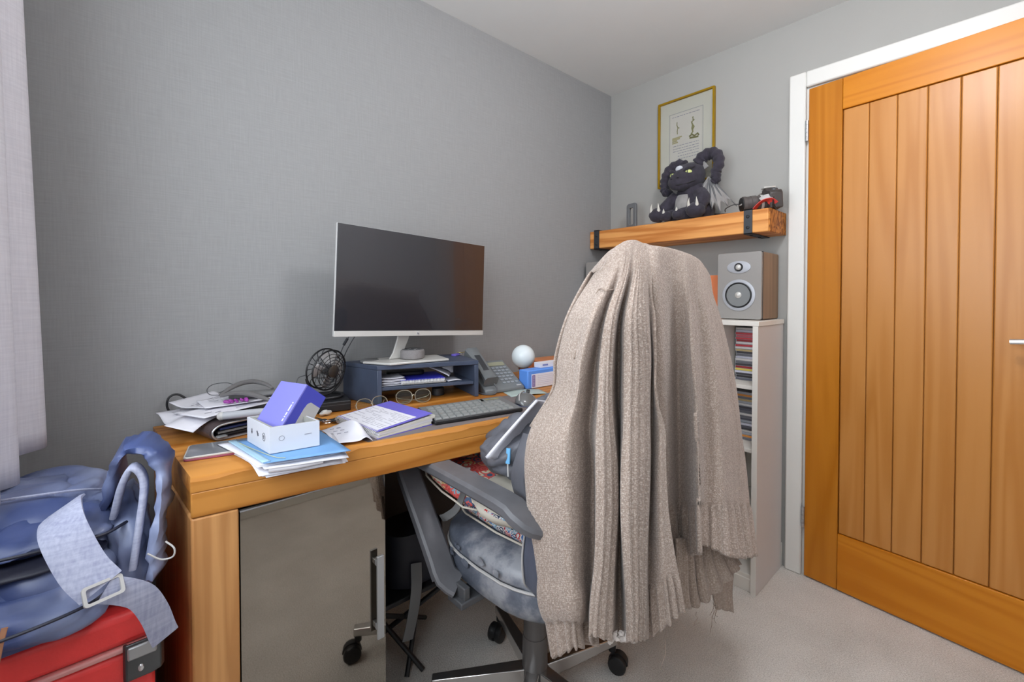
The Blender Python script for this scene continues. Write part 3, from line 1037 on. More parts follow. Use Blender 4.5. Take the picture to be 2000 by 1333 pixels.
for k in range(16):
    a = 2 * PI * k / 16
    tube(q, [ctr @ V(r_ * math.cos(a), y_, r_ * math.sin(a)) for r_, y_ in ((.062, .014), (.05, .024), (.02, .028))], .001, 5)
obj('rear_guard', q, M['black_pl'], fan)
q = B(); lathe(q, [(.0195, 0), (.0195, .004), (.017, .0055), (.001, .006)], ctr @ V(0, -.028, 0), (ctr.to_3x3() @ Euler((PI / 2, 0, 0)).to_matrix()), 24); obj('hub_badge', q, plain('bronze_badge', S(74, 68, 62), .35, .5), fan)
q = B(); cyl(q, ctr @ V(0, -.012, 0), ctr @ V(0, .027, 0), .017, 18); obj('motor', q, M['dgrey_pl'], fan)
for k in range(4):
    q = B()
    P = []
    for r_ in (.016, .03, .045, .055):
        row = []
        for j in range(5):
            a = PI / 2 * k + (j - 2) * .26
            row.append(ctr @ V(r_ * math.cos(a), -.004 + (j - 2) * .0045, r_ * math.sin(a)))
        P.append(row)
    sheet(q, P, 2, 2); obj('blade', q, M['lgrey_pl'], fan, solid=.0012, smooth=3)
q = B(); tube(q, cr([(-.058, .018, .075), (-.092, .01, .07), (-.106, .0, .03), (-.10, .0, -.012), (-.102, .02, -.029)], 8), .0013, 6); obj('cord', q, M['dgrey_pl'], fan)

# ---- monitor cable with its inline connector
t = thing('monitor_cable', 'pair of black leads hanging behind the left side of the monitor', 'cable', (-1.555, -.03, DZ + .005))
q = B()
tube(q, cr([(-1.47, -.10, 1.05), (-1.515, -.075, 1.035), (-1.54, -.05, .99), (-1.556, -.03, .93), (-1.56, -.02, .87), (-1.565, -.015, .808)], 8), .0016, 6)
tube(q, cr([(-1.46, -.09, 1.06), (-1.495, -.06, 1.03), (-1.525, -.035, .97), (-1.538, -.016, .92), (-1.556, -.012, .86), (-1.556, -.012, .808)], 8), .0016, 6)
wp('lead', q, M['dgrey_pl'], t)
q = B(); cyl(q, (-1.534, -.056, 1.006), (-1.543, -.046, .984), .0045, 10); wp('connector', q, M['steel_dark'], t)

# ---- spectacles
def glasses(label, A, Bq, lean, lens_tint, up=.022):
    A, Bq = V(*A), V(*Bq)
    mid = (A + Bq) / 2
    t = thing('spectacles', label, 'glasses', mid, math.atan2((Bq - A).y, (Bq - A).x))
    W = (Bq - A).length
    R = Euler((lean, 0, 0)).to_matrix()
    fr = B(); br = B()
    lens = []
    for s in (-1, 1):
        out = [V(s * W * .27 + .0255 * (abs(math.cos(a)) ** .85) * (1 if math.cos(a) > 0 else -1), 0, .0225 + .021 * (abs(math.sin(a)) ** .9) * (1 if math.sin(a) > 0 else -1)) for a in [2 * PI * k / 24 for k in range(24)]]
        tube(fr, [R @ p for p in out], .0014, 6, True)
        lens.append([R @ (V(s * W * .27, 0, .0225) + (p - V(s * W * .27, 0, .0225)) * .95) for p in out])
        tube(br, cr([R @ V(s * W * .49, .001, .030), R @ V(s * W * .5, .01, .031), R @ V(s * W * .42, .02, .02 if lean < .5 else .032), R @ V(s * W * .05, .028, .012), R @ V(-s * W * .3, .03, .006)], 5), .0013, 5)
    tube(fr, cr([R @ V(-W * .04, 0, .024), R @ V(0, -.001, .028), R @ V(W * .04, 0, .024)], 4), .0014, 6)
    obj('frame', fr, M['gold_wire'], t)
    obj('temples', br, M['gold_wire'], t)
    for L_ in lens:
        q = B()
        n = R @ V(0, .0008, 0)
        loft(q, [[p - n for p in L_], [p + n for p in L_]])
        obj('lens', q, lens_tint, t)
M['gold_wire'] = plain('pale_gold_wire', S(176, 168, 150), .35, .7, var=.03)
M['lens'] = glass('coated_lens', (.86, .96, .93, 1), .0, 1.3)
glasses('open gold rimmed glasses standing against the riser front', (-1.446, -.225, Z + .0005), (-1.342, -.262, Z + .0005), -.22, M['lens'])
glasses('folded gold rimmed glasses lying beside the notebook left of the riser', (-1.582, -.262, Z + .0005), (-1.487, -.252, Z + .0005), -.45, M['lens'])

# ---- spiral notebook with a printed sheet on its cover
L_, F_, R_, K_ = V(-1.660, -.305, 0), V(-1.641, -.508, 0), V(-1.478, -.490, 0), V(-1.497, -.285, 0)
t = thing('spiral_notebook', 'purple spiral notebook under a white printed sheet at the desk edge', 'notebook', (-1.57, -.40, Z))
M['purple_cover'] = plain('violet_cover', S(112, 104, 204), .45, var=.03)
q = B(); quadbox(q, [(p.x, p.y) for p in (L_, F_, R_, K_)], Z, Z + .0018); wp('back_cover', q, M['purple_cover'], t)
for k, (zl, zr) in enumerate(((.003, .011), (.0085, .018), (.0125, .0255))):
    q = B()
    ins = .003 + .002 * k
    d = (R_ - F_).normalized() * ins
    loft(q, [[p + V(0, 0, Z + z) for p, z in zip((L_ + d, F_ + d, R_ - d * (1 - 1.2 * k), K_ - d), zz)] for zz in ((zl - .001, zl - .001, zr - .008, zr - .008), (zl + .0035, zl + .0035, zr, zr))])
    wp('pages', q, M['paper2'] if k % 2 else plain('page_edges', S(206, 204, 196), .8), t)
q = B()
loft(q, [[p + V(0, 0, Z + z) for p, z in zip((L_, F_, R_, K_), zz)] for zz in ((.0175, .0175, .030, .030), (.019, .019, .0318, .0318))])
wp('front_cover', q, M['purple_cover'], t)
q = B(); spiral(q, L_ + V(.002, 0, Z + .0105), F_ + V(.002, 0, Z + .0105), .0095, 30, .0010); wp('spiral_wire', q, M['silver_pl'], t)
nb = t
e1 = (R_ - F_).normalized(); e2 = (L_ - F_).normalized()
sl = (.0318 - .019) / (R_ - F_).length
def nbp(a, b, dz=.0006):
    p = F_ + e1 * a + e2 * b
    return V(p.x, p.y, Z + .0191 + sl * a + dz)
t = thing('printed_sheet', 'white printed form lying on the purple notebook cover', 'paper', nbp(.06, .1, .0008))
q = B()
loft(q, [[nbp(a, b, z) for a, b in ((.004, .006), (.118, .006), (.112, .198), (.006, .198))] for z in (.0006, .0012)])
wp('sheet', q, M['white_paper'], t, smooth=0)
q = B()
rs_ = random.Random(3)
for k in range(13):
    a = .016 + k * .0072
    x = .012
    while x < .182:
        l = rs_.uniform(.01, .05)
        if rs_.random() < .72:
            loft(q, [[nbp(a + da, b, zz) for da, b in ((0, x), (.0022, x), (.0022, min(x + l, .19)), (0, min(x + l, .19)))] for zz in (.00125, .0014)])
        x += l + .006
wp('print_lines', q, plain('pale_ink', S(176, 174, 184), .8), t, smooth=0)

# ---- keyboard, mouse, desk mat
t = thing('desk_mat', 'dark grey desk mat under the keyboard along the desk edge', 'desk mat', (-1.33, -.45, Z))
q = B(); quadbox(q, [(-1.70, -.335), (-1.665, -.512), (-1.10, -.582), (-1.06, -.36), (-1.18, -.345), (-1.46, -.335)], Z - .0005, Z - .0001); wp('mat', q, plain('grey_mat', S(118, 108, 106), .7), t)
KZ = Z + .0006
kb = thing('keyboard', 'flat dark grey keyboard on the desk mat in front of the riser', 'keyboard', (-1.355, -.455, KZ), math.radians(-9.5))
q = B()
loft(q, [[V(x, y, z) for x, y, z in ((-.112, -.068, .001), (.165, -.072, .001), (.172, .07, .001), (-.112, .07, .001))], [V(x, y, z) for x, y, z in ((-.112, -.068, .011), (.165, -.072, .011), (.172, .07, .019), (-.112, .07, .019))]])
obj('case', q, M['black_pl'], kb, bevel=.003)
q = B()
loft(q, [[V(x, y, z) for x, y, z in ((-.109, -.064, .0112), (.162, -.068, .0112), (.168, .066, .0189), (-.109, .066, .0189))], [V(x, y, z + .0012) for x, y, z in ((-.109, -.064, .0112), (.162, -.068, .0112), (.168, .066, .0189), (-.109, .066, .0189))]])
obj('top_plate', q, M['mgrey_pl'], kb)
keyme = None
for r_ in range(5):
    for c in range(15):
        x = -.161 + c * .0208 + (.004 * r_ if c < 12 else 0)
        y = -.052 + r_ * .0232
        z = .0126 + (y + .068) * .0565
        if (c >= 13 and r_ == 4) or x < -.100:
            continue
        if keyme is None:
            q = B()
            loft(q, [[V(a * .0088, b * .0098, 0) for a, b in ((-1, -1), (1, -1), (1, 1), (-1, 1))], [V(a * .0072, b * .008, .0035) for a, b in ((-1, -1), (1, -1), (1, 1), (-1, 1))]])
            k0 = obj('key', q, M['key_grey'], kb, smooth=0)
            keyme = k0
        else:
            k0 = keyme.copy(); C.objects.link(k0); k0.parent = kb
        k0.location = (x, y, z)
        k0.rotation_euler = (.056, 0, 0)
q = B(); bx(q, (.10, .045, .0195), (.15, .048, .0202)); obj('yellow_label', q, plain('straw_label', S(190, 180, 110), .6), kb)
t = thing('computer_mouse', 'dark grey curved computer mouse right of the keyboard', 'mouse', (-1.122, -.482, KZ), math.radians(34))
q = B()
loops = []
for j in range(11):
    u = j / 10
    x = -.055 + .11 * u
    w = .035 * math.sqrt(max(1 - (2 * u - 1) ** 2, .02)) ** .7
    h = .032 * (math.sin(PI * min(u * .9 + .08, 1)) ** .7)
    loops.append([V(x, w * math.cos(a), .002 + h * math.sin(a) + .006 * math.cos(a)) for a in [PI * k / 12 for k in range(13)]])
loft(q, loops)
obj('shell', q, M['mouse_shell'], t, smooth=1.2)
q = B(); prism(q, rrect(.112, .06, .028), .003); obj('base', q, plain('mouse_blue_base', S(92, 98, 122), .4), t)
q = B(); tube(q, cr([(-.05, .012, .018), (-.03, .016, .031), (0, .017, .0345), (.03, .016, .031), (.052, .012, .016)], 4), .0018, 6); obj('trim_line', q, M['lgrey_pl'], t)
q = B(); cyl(q, (.028, -.004, .030), (.028, .006, .031), .0075, 16); obj('wheel', q, M['black_pl'], t)
t = thing('green_card', 'pale green card lying behind the mouse', 'card', (-1.02, -.37, Z), math.radians(-20))
q = B(); sheet(q, [[(-.07, -.04, .001), (-.07, .04, .001)], [(0, -.045, .006), (0, .042, .006)], [(.07, -.04, .002), (.07, .04, .002)]], 5, 4); obj('card', q, plain('sage_card', S(172, 186, 180), .6), t, solid=.001, smooth=3)

# ---- keys
t = thing('house_keys', 'bunch of silver keys lying behind the crumpled receipt', 'keys', (-1.681, -.289, Z + .001), .5)
q = B(); tube(q, [V(.012 * math.cos(a * PI / 9), .012 * math.sin(a * PI / 9), .003) for a in range(18)], .0012, 6, True); obj('ring', q, M['chrome'], t)
for k, a in enumerate((.2, 1.3, -1.0, 2.4)):
    q = B()
    Rk = Matrix.Rotation(a, 4, 'Z') @ T((.022, 0, .001 + .0022 * k))
    prism(q, rrect(.022, .02, .009), .002, Rk)
    bl = Rk @ T((.011, 0, 0))
    prism(q, [(0, -.004), (.026, -.004), (.03, 0), (.026, .003), (.02, .002), (.017, .004), (.012, .002), (.008, .004), (0, .004)], .002, bl)
    obj('key', q, M['chrome'] if k % 2 else M['steel_dark'], t)

# ---- crumpled receipt
t = thing('crumpled_receipt', 'crumpled white receipt curling up at the desk edge', 'receipt', (-1.69, -.44, Z))
P = []
for i in range(6):
    u = i / 5
    row = []
    for j in range(6):
        v_ = j / 5
        x = -1.745 + .072 * u + .012 * math.sin(3 * v_)
        y = -.365 - .135 * v_ - .015 * u
        z = Z + .003 + .030 * max(0, u - .45) ** 1.1 * (1 + .6 * math.sin(v_ * 5)) + .006 * abs(math.sin(4 * v_ + 3 * u)) + (.012 * (1 - v_) if u < .2 else 0)
        row.append((x, y, z))
    P.append(row)
P.append([(a[0] + .014, a[1] - .004, max(Z + .003, a[2] - .026)) for a in P[-1]])
q = B(); sheet(q, P, 4, 4); wp('sheet', q, M['white_paper'], t, solid=.0006, smooth=3)
q = B()
for k in range(9):
    x, y = -1.715 + .017 * (k % 3), -.40 - .024 * (k // 3)
    tube(q, [V(x, y, Z + .0145), V(x + .009, y - .003, Z + .0155)], .0009, 4)
wp('ink_strokes', q, M['ink'], t)

# ---- pile of papers with blue folder, box and lid
pile = thing('paper_pile', 'untidy pile of white letters hanging over the front desk edge', 'papers', (-1.83, -.45, Z))
rp = random.Random(11)
base = [(-1.915, -.345), (-1.897, -.548), (-1.747, -.585), (-1.722, -.40)]
for k in range(6):
    q = B()
    ox, oy, an = rp.uniform(-.012, .012), rp.uniform(-.012, .02), rp.uniform(-.12, .12)
    cx, cy = -1.82, -.47
    P4 = []
    for x, y in base:
        dx, dy = x - cx, y - cy
        P4.append((cx + ox + dx * math.cos(an) - dy * math.sin(an), cy + oy + dx * math.sin(an) + dy * math.cos(an)))
    z0 = Z + .0008 + k * .0022
    cols = []
    for u in (0, .33, .66, 1):
        col = []
        for v_ in (0, .3, .6, .8, 1):
            a = V(*P4[0], 0).lerp(V(*P4[3], 0), u); c = V(*P4[1], 0).lerp(V(*P4[2], 0), u)
            p = a.lerp(c, v_)
            sag = -.016 * max(0, v_ - .72) * (3 if k < 3 else .4) * (1 if p.y < -.515 else 0)
            col.append((p.x, p.y, z0 + sag + .0006 * math.sin(9 * u + k)))
        cols.append(col)
    sheet(q, cols, 4, 4)
    wp('letter', q, M['white_paper'] if k % 3 else M['paper2'], pile, solid=.0011, off=1, smooth=3)
q = B()
pts = []
for i in range(9):
    a = 2.2 * PI * i / 8
    pts.append((.004 + .0055 * i / 8) * 1.0)
loops = []
for a_, b_x in ((-1.878, -.562), (-1.80, -.585), (-1.765, -.592)):
    pass
tube(q, [V(-1.885, -.548, Z + .002), V(-1.84, -.562, Z + .001), V(-1.79, -.575, Z + .002)], [.008, .007, .004], 10, flat=.8)
wp('rolled_letter', q, M['white_paper'], pile)
PZ = Z + .0152
t = thing('document_folder', 'pale blue card folder on top of the paper pile', 'folder', (-1.83, -.44, PZ))
q = B()
cols = []
for u in (0, .33, .66, 1):
    col = []
    for v_ in (0, .33, .66, 1):
        a = V(-1.918, -.352, 0).lerp(V(-1.738, -.405, 0), u); c = V(-1.893, -.548, 0).lerp(V(-1.738, -.588, 0), u)
        p = a.lerp(c, v_)
        col.append((p.x, p.y, PZ + .0005))
    cols.append(col)
sheet(q, cols, 4, 4); wp('cover', q, plain('sky_blue_card', S(112, 158, 208), .6, var=.03), t, solid=.0014, off=1, smooth=3)
q = B(); sheet(q, [[(c_[0] - .003, c_[1] + .001, c_[2] + .0021) for c_ in cols[0]], [(c_[0] + .012, c_[1] + .001, c_[2] + .0021) for c_ in cols[0]]], 3, 4); wp('fold', q, plain('blue_fold', S(160, 194, 214), .6), t, solid=.0008, off=1, smooth=3)
q = B(); tube(q, cr([(-1.905, -.385, PZ + .0038), (-1.892, -.45, PZ + .0045), (-1.87, -.53, PZ + .0038), (-1.855, -.55, PZ + .0036)], 6), .0009, 5); wp('elastic_band', q, plain('khaki_band', S(168, 176, 150), .6), t)

BZ_ = PZ + .0036
bb = thing('white_carton', 'open white card box on the blue folder, violet lid tilted inside', 'box', (-1.873, -.505, BZ_))
bw, bd, bh = .096, .128, .054
# the card has racked a little out of square
SK = Matrix(((math.cos(math.radians(-7)), math.cos(math.radians(97)), 0, 0), (math.sin(math.radians(-7)), math.sin(math.radians(97)), 0, 0), (0, 0, 1, 0), (0, 0, 0, 1)))
def bpart(nm, g, m, **k):
    g.transform(SK)
    return obj(nm, g, m, bb, **k)
q = B()
ringprism(q, [(0, 0), (bw, 0), (bw, bd), (0, bd)], [(.003, .003), (bw - .003, .003), (bw - .003, bd - .003), (.003, bd - .003)], bh)
bx(q, (.003, .003, .0005), (bw - .003, bd - .003, .003))
bpart('tray', q, plain('box_white', S(208, 211, 219), .5, var=.01), smooth=0)
q = B()
ringprism(q, [(.0035, .0035), (bw - .0035, .0035), (bw - .0035, bd - .0035), (.0035, bd - .0035)], [(.0085, .0085), (bw - .0085, .0085), (bw - .0085, bd - .0085), (.0085, bd - .0085)], .010, T((0, 0, bh - .0105)))
bpart('inner_lip', q, plain('grey_card', S(160, 160, 152), .8), smooth=0)
q = B()
for k, y in enumerate((.098, .064, .030)):
    q = B()
    c = V(-.0004, y, .029)
    ring = [c + V(0, .0068 * math.cos(a * PI / 10), .0085 * math.sin(a * PI / 10)) for a in range(20)]
    if k == 2:
        tube(q, ring, .0005, 4, True)
        tube(q, [c + V(0, .001, -.004), c + V(0, .001, .004)], .0007, 4)
        tube(q, [c + V(0, .003, .001), c + V(0, -.001, .001)], .0007, 4)
    elif k == 1:
        tube(q, [c + V(0, .003, .006), c + V(0, 0, .002), c + V(0, -.003, -.004)], .0016, 4)
        tube(q, [c + V(0, .002, -.001), c + V(0, -.004, .001)], .0009, 4)
    else:
        ell(q, c + V(0, 0, .0015), (.0006, .0022, .0045), None, 8, 6)
        tube(q, [c + V(0, .0035, -.001), c + V(0, 0, -.006), c + V(0, -.0035, -.001)], .0006, 4)
    bpart('printed_symbol', q, M['ink_dark'])
q = B(); tube(q, [V(.022 + .005 * math.cos(a * PI / 8), -.0003, .029 + .005 * math.sin(a * PI / 8)) for a in range(16)], .0004, 4, True)
bx(q, (.066, -.0006, .029), (.080, -.0001, .0302)); bpart('faint_mark', q, M['ink'])
# lid leaning in the base
th = math.radians(52)
ya = math.radians(20)
a_ = V(math.cos(ya), math.sin(ya), 0)
E1 = a_ * math.cos(th) + V(0, 0, math.sin(th)); E2 = V(-math.sin(ya), math.cos(ya), 0); E3 = a_ * math.sin(th) - V(0, 0, math.cos(th))
Q_ = V(-1.784, -.455, .944)
O_ = Q_ - E1 * .118
lid = thing('violet_carton', 'violet blue card lid tilted inside the open white box', 'lid', O_)
Ml = Matrix(((E1.x, E2.x, E3.x, O_.x), (E1.y, E2.y, E3.y, O_.y), (E1.z, E2.z, E3.z, O_.z), (0, 0, 0, 1)))
def lb(nm, a, c, m, **k):
    g = B(); bx(g, a, c); g.transform(Ml); return wp(nm, g, m, lid, **k)
M['violet'] = plain('violet_blue_card', S(128, 128, 208), .45, var=.01)
M['violet_dark'] = plain('deep_violet_card', S(70, 74, 178), .45, var=.01)
lw, ld, lh = .118, .092, .064
lb('top_face', (0, 0, 0), (lw, ld, .003), M['violet'])
g = B(); bx(g, (0, 0, .0032), (lw, .003, lh)); g.transform(Ml); wp('side_face', g, M['violet_dark'], lid)
lb('side_face', (0, ld - .003, .0032), (lw, ld, lh), M['violet_dark'])
lb('end_face', (0, .0032, .0032), (.003, ld - .0032, lh), M['violet_dark'])
lb('end_face', (lw - .003, .0032, .0032), (lw, ld - .0032, lh), M['violet'])
g = B(); prism(g, [(0.0, .026), (.070, .026), (.083, .026 + .002), (.090, .034), (.090, lh), (0, lh)], .0006, Ml @ Matrix(((1, 0, 0, .0), (0, 0, -1, -.0001), (0, 1, 0, 0), (0, 0, 0, 1)))); wp('grey_panel', g, plain('grey_label_card', S(182, 180, 178), .6), lid, smooth=0)
g = B()
for a, w_ in ((.028, .006), (.037, .003), (.042, .007), (.052, .015), (.070, .003)):
    bx(g, (a, .008, -.0004), (a + w_, .0115, 0))
g.transform(Ml); wp('white_lettering', g, M['white_paper'], lid, smooth=0)

# ---- phone at the left corner
t = thing('mobile_phone', 'grey glass phone with magenta edge at the left desk corner', 'phone', (-1.955, -.345, Z), math.radians(-12))
q = B(); prism(q, rrect(.125, .092, .008), .0045, T((.02, 0, 0))); obj('case', q, plain('magenta_case', S(150, 76, 96), .5), t, bevel=.001)
q = B(); prism(q, rrect(.125, .092, .008), .004, T((.02, 0, .0047))); obj('body', q, M['silver_pl'], t, bevel=.001)
q = B(); prism(q, rrect(.119, .086, .007), .0006, T((.02, 0, .0088))); obj('glass', q, plain('phone_glass', S(120, 122, 126), .12, var=.0), t)

# ---- leather folio with letters on top
fo = thing('leather_folio', 'dark brown leather zip folio with white letters on top', 'folio', (-2.0, -.032, Z), math.radians(12.6))
cs = [(.235, .036), (.19, .0375), (.10, .039), (.045, .040), (.018, .038), (.004, .030), (0, .020), (.004, .009), (.016, .001), (.05, .0), (.12, .0), (.235, .001)]
ci = [(.235, .0315), (.19, .033), (.10, .0345), (.045, .035), (.022, .033), (.011, .027), (.008, .020), (.011, .012), (.02, .006), (.05, .005), (.12, .005), (.235, .0055)]
q = B()
loops = []
for k in range(13):
    y = -.245 * k / 12
    bul = .004 * math.sin(PI * k / 12) + .0015 * noise.noise(V(k * .9, 0, 0))
    loops.append([V(x - bul * (1 if x < .03 else 0), y, z + bul * .6 * (z > .02)) for x, z in cs + ci[::-1]])
loft(q, loops)
obj('cover', q, M['folio'], fo, smooth=1.0)
q = B()
zp = [V(x + .003, -.2462, z) for x, z in [(a[0] * .5 + b[0] * .5, a[1] * .5 + b[1] * .5) for a, b in zip(cs, ci)]]
tube(q, cr(zp, 4), .0022, 6); obj('zip', q, M['alu'], fo)
q = B(); bx(q, (.012, -.262, .009), (.034, -.2475, .014)); obj('zip_puller', q, M['mgrey_pl'], fo, bevel=.002)
for k, z in enumerate((.0075, .0145, .0225)):
    q = B(); bx(q, (.018 + .004 * k, -.238, z), (.232, -.006, z + .0045)); obj('inner_leaf', q, [M['black_pl'], M['mgrey_pl'], plain('navy_leaf', S(40, 54, 100), .6)][k], fo)
FZ = Z + .0455
# letters
rp = random.Random(5)
lets = [((-1.925, -.115), .15, .20, .125, 0, 'long white letter at the bottom of the folio heap, corner hanging over the spine'), ((-1.90, -.10), -.35, .17, .12, 1, 'white envelope slanting across the folio heap'),
        ((-1.885, -.165), .45, .20, .10, 2, 'white letter at the front of the folio heap'), ((-1.915, -.085), .75, .15, .11, 3, 'creased white receipt sheet at the back of the folio heap'),
        ((-1.86, -.12), .05, .17, .11, 4, 'topmost white letter on the folio heap under the grey gadget')]
for (x, y), a, w, d, k, lab in lets:
    t = thing('white_letter', lab, 'paper', (x, y, FZ + .0042 * k), a, 'letters on the folio')
    q = B()
    cols = []
    for u in (-1, -.6, 0, .6, 1):
        col = []
        for v_ in (-1, -.3, .4, 1):
            z = .0016 + .0035 * (.5 + .5 * math.sin(2.1 * u + 1.3 * k)) * .5
            if k == 0 and u < -.5 and v_ < 0:
                z -= .012 * (-u - .5) * 2
            if k == 3 and v_ > .5:
                z += .012
            col.append((u * w / 2, v_ * d / 2, z))
        cols.append(col)
    sheet(q, cols, 4, 4); obj('sheet', q, M['white_paper'] if k % 2 == 0 else M['paper2'], t, solid=.0014, smooth=3)
    q = B()
    for j in range(5):
        yy = -d * .3 + j * .014
        xx = -w * .38
        while xx < w * .3:
            l = rp.uniform(.008, .03)
            if rp.random() < .6:
                bx(q, (xx, yy, .0042), (xx + l, yy + .0022, .0046))
            xx += l + .005
    obj('print_lines', q, M['ink'], t, smooth=0)
t = thing('corner_letter', 'white letter with its corner drooping over the folio spine', 'paper', (-1.965, -.20, Z + .043), .9)
q = B(); sheet(q, [[(-.055, -.03, -.014), (-.06, .03, .004)], [(-.03, -.035, -.004), (-.03, .035, .004)], [(.0, -.04, .002), (.0, .04, .004)], [(.06, -.045, .0035), (.06, .045, .0035)]], 5, 4); obj('sheet', q, M['white_paper'], t, solid=.0007, smooth=3)
# grey packet, magenta scrap, gadget on top of the heap
GZ = FZ + .022
t = thing('grey_packet', 'soft grey packet on the folio letters under the gadget', 'packet', (-1.825, -.125, GZ), -.3)
q = B()
loops = [[V(-.055 + .11 * j / 6, .035 * math.cos(a) * (.6 + .4 * math.sin(PI * j / 6)), .0075 + .0072 * math.sin(a)) for a in [2 * PI * k / 12 for k in range(12)]] for j in range(7)]
loft(q, loops); obj('body', q, M['mgrey_pl'], t, smooth=1.2)
t = thing('magenta_scrap', 'crumpled magenta wrapper in front of the grey gadget', 'wrapper', (-1.875, -.175, GZ), .0)
q = B()
for k in range(5):
    ell(q, (-.02 + .011 * k, .002 * (k % 2), .004), (.009, .006, .0042), (.3 * k, .4, .5 * k), 8, 6)
wrinkle(q, .0025, 130); obj('foil', q, plain('magenta_foil', S(150, 62, 150), .4, var=.2, vs=60), t)
t = thing('handheld_gadget', 'dark grey curved two bladed gadget with thin wire loop on the letters', 'gadget', (-1.86, -.10, GZ + .018))
q = B()
tube(q, cr([(-1.903, -.132, .884), (-1.872, -.105, .896), (-1.842, -.085, .902), (-1.812, -.085, .902), (-1.79, -.115, .895), (-1.78, -.14, .886)], 6), [.005 + .0055 * math.sin(PI * min(1, k / 28)) for k in range(31)], 10, flat=.62, up=(0, 0, 1))
wp('upper_blade', q, M['gadget'], t)
q = B()
tube(q, cr([(-1.905, -.14, .883), (-1.882, -.145, .887), (-1.86, -.158, .888), (-1.835, -.185, .884), (-1.815, -.215, .876), (-1.805, -.235, .872)], 6), [.006 + .0055 * math.sin(PI * min(1, k / 26)) for k in range(31)], 10, flat=.6, up=(0, 0, 1))
wp('lower_blade', q, M['gadget'], t)
q = B()
tube(q, cr([(-1.905, -.135, .885), (-1.925, -.128, .888), (-1.928, -.105, .898), (-1.91, -.075, .905), (-1.88, -.07, .905), (-1.865, -.09, .901)], 8), .0011, 6)
tube(q, [V(-1.906, -.128, .889), V(-1.865, -.10, .90)], .0009, 5)
wp('wire_loop', q, M['dgrey_pl'], t)
# clear pen pack lying in the folio mouth
t = thing('pen_pack', 'clear plastic pen tube with violet base behind the white box', 'pen tube', (-1.872, -.262, Z + .0445), -.25)
q = B(); tube(q, [V(-.045, 0, .010), V(.055, 0, .010)], .0095, 12); obj('tube', q, plain('clear_plastic', S(206, 208, 214), .15, var=.0, trans=.4), t)
q = B(); tube(q, [V(-.043, 0, .0035), V(.053, 0, .0035)], .0032, 8); obj('violet_pen', q, M['violet_dark'], t)
q = B(); lathe(q, [(.0098, 0), (.0102, .006), (.005, .012)], (-.045, 0, .010), (0, -PI / 2, 0), 12); obj('cap', q, M['lgrey_pl'], t)
# black cable loop at the back left corner
t = thing('cable_loop', 'loop of black cable standing at the back left desk corner', 'cable', (-1.975, -.02, Z + .002))
q = B(); tube(q, cr([(-1.955, -.018, .803), (-1.985, -.02, .815), (-2.005, -.02, .845), (-2.003, -.02, .872), (-1.985, -.02, .880), (-1.965, -.022, .865), (-1.95, -.024, .845), (-1.94, -.025, .815), (-1.935, -.02, .803)], 8), .0028, 8); wp('cord', q, M['black_pl'], t)

# ---- desk telephone
ph = thing('desk_telephone', 'grey office desk telephone with handset right of the riser', 'telephone', (-1.045, -.225, Z), math.radians(-9))
q = B()
prof = [(-.088, 0), (-.086, .014), (.07, .092), (.082, .090), (.088, .06), (.086, 0)]
loft(q, [[V(x, y, z) for y, z in prof] for x in (-.085, .080)])
obj('body', q, M['tel'], ph, bevel=.004)
sl_ = math.atan2(.078, .156)
Mp = T((0, -.086, .0145), (sl_, 0, 0))          # face frame: x right, y up the face
q = B(); prism(q, rrect(.075, .022, .003), .002, Mp @ T((.032, .148, .0))); obj('display', q, plain('lcd_olive', S(150, 150, 128), .3), ph)
k0 = None
for r_ in range(6):
    for c in range(4 if r_ not in (4,) else 3):
        if k0 is None:
            q = B(); prism(q, rrect(.0125, .0085, .002, 2), .0025); kk = k0 = obj('button', q, M['tel_key'], ph, smooth=0)
        else:
            kk = k0.copy(); C.objects.link(kk); kk.parent = ph
        kk.matrix_local = Mp @ T((.008 + .0175 * c, .122 - r_ * .0185, .0))
q = B(); bx(q, (0, 0, 0), (.02, .006, .0005)); q.transform(Mp @ T((.05, .006, .0003))); obj('name_plate', q, M['lgrey_pl'], ph)
hs = [(-.058, -.079, .042), (-.058, -.06, .055), (-.058, -.02, .083), (-.058, .03, .112), (-.058, .075, .130)]
q = B()
P = cr(hs, 5)
loops = []
fr_ = frame_dirs(P, False, (1, 0, 0))
for i, p in enumerate(P):
    u = i / (len(P) - 1)
    w = .023 + .005 * (abs(2 * u - 1) ** 3)
    h = .010 + .010 * (abs(2 * u - 1) ** 4)
    t_, a_2, b_2 = fr_[i]
    loops.append([p + a_2 * x * w + b_2 * y * h for x, y in ((-1, -.6), (-.7, -1), (.7, -1), (1, -.6), (1, .6), (.7, 1), (-.7, 1), (-1, .6))])
loft(q, loops); hso = obj('handset', q, M['tel'], ph, smooth=.7)
q = B(); loft(q, [[V(x, y, z + .012) for x, y, z in ((-.07, -.045, .066), (-.046, -.045, .066), (-.046, .028, .112), (-.07, .028, .112))], [V(x, y, z + .0145) for x, y, z in ((-.068, -.042, .067), (-.048, -.042, .067), (-.048, .026, .111), (-.068, .026, .111))]]); obj('grip_inlay', q, M['steel_dark'], hso)
q = B(); tube(q, cr([(-.05, -.085, .035), (-.046, -.098, .018), (-.06, -.105, .004), (-.09, -.09, .003), (-.10, -.05, .003)], 8), .003, 8); obj('cord', q, M['dgrey_pl'], ph)
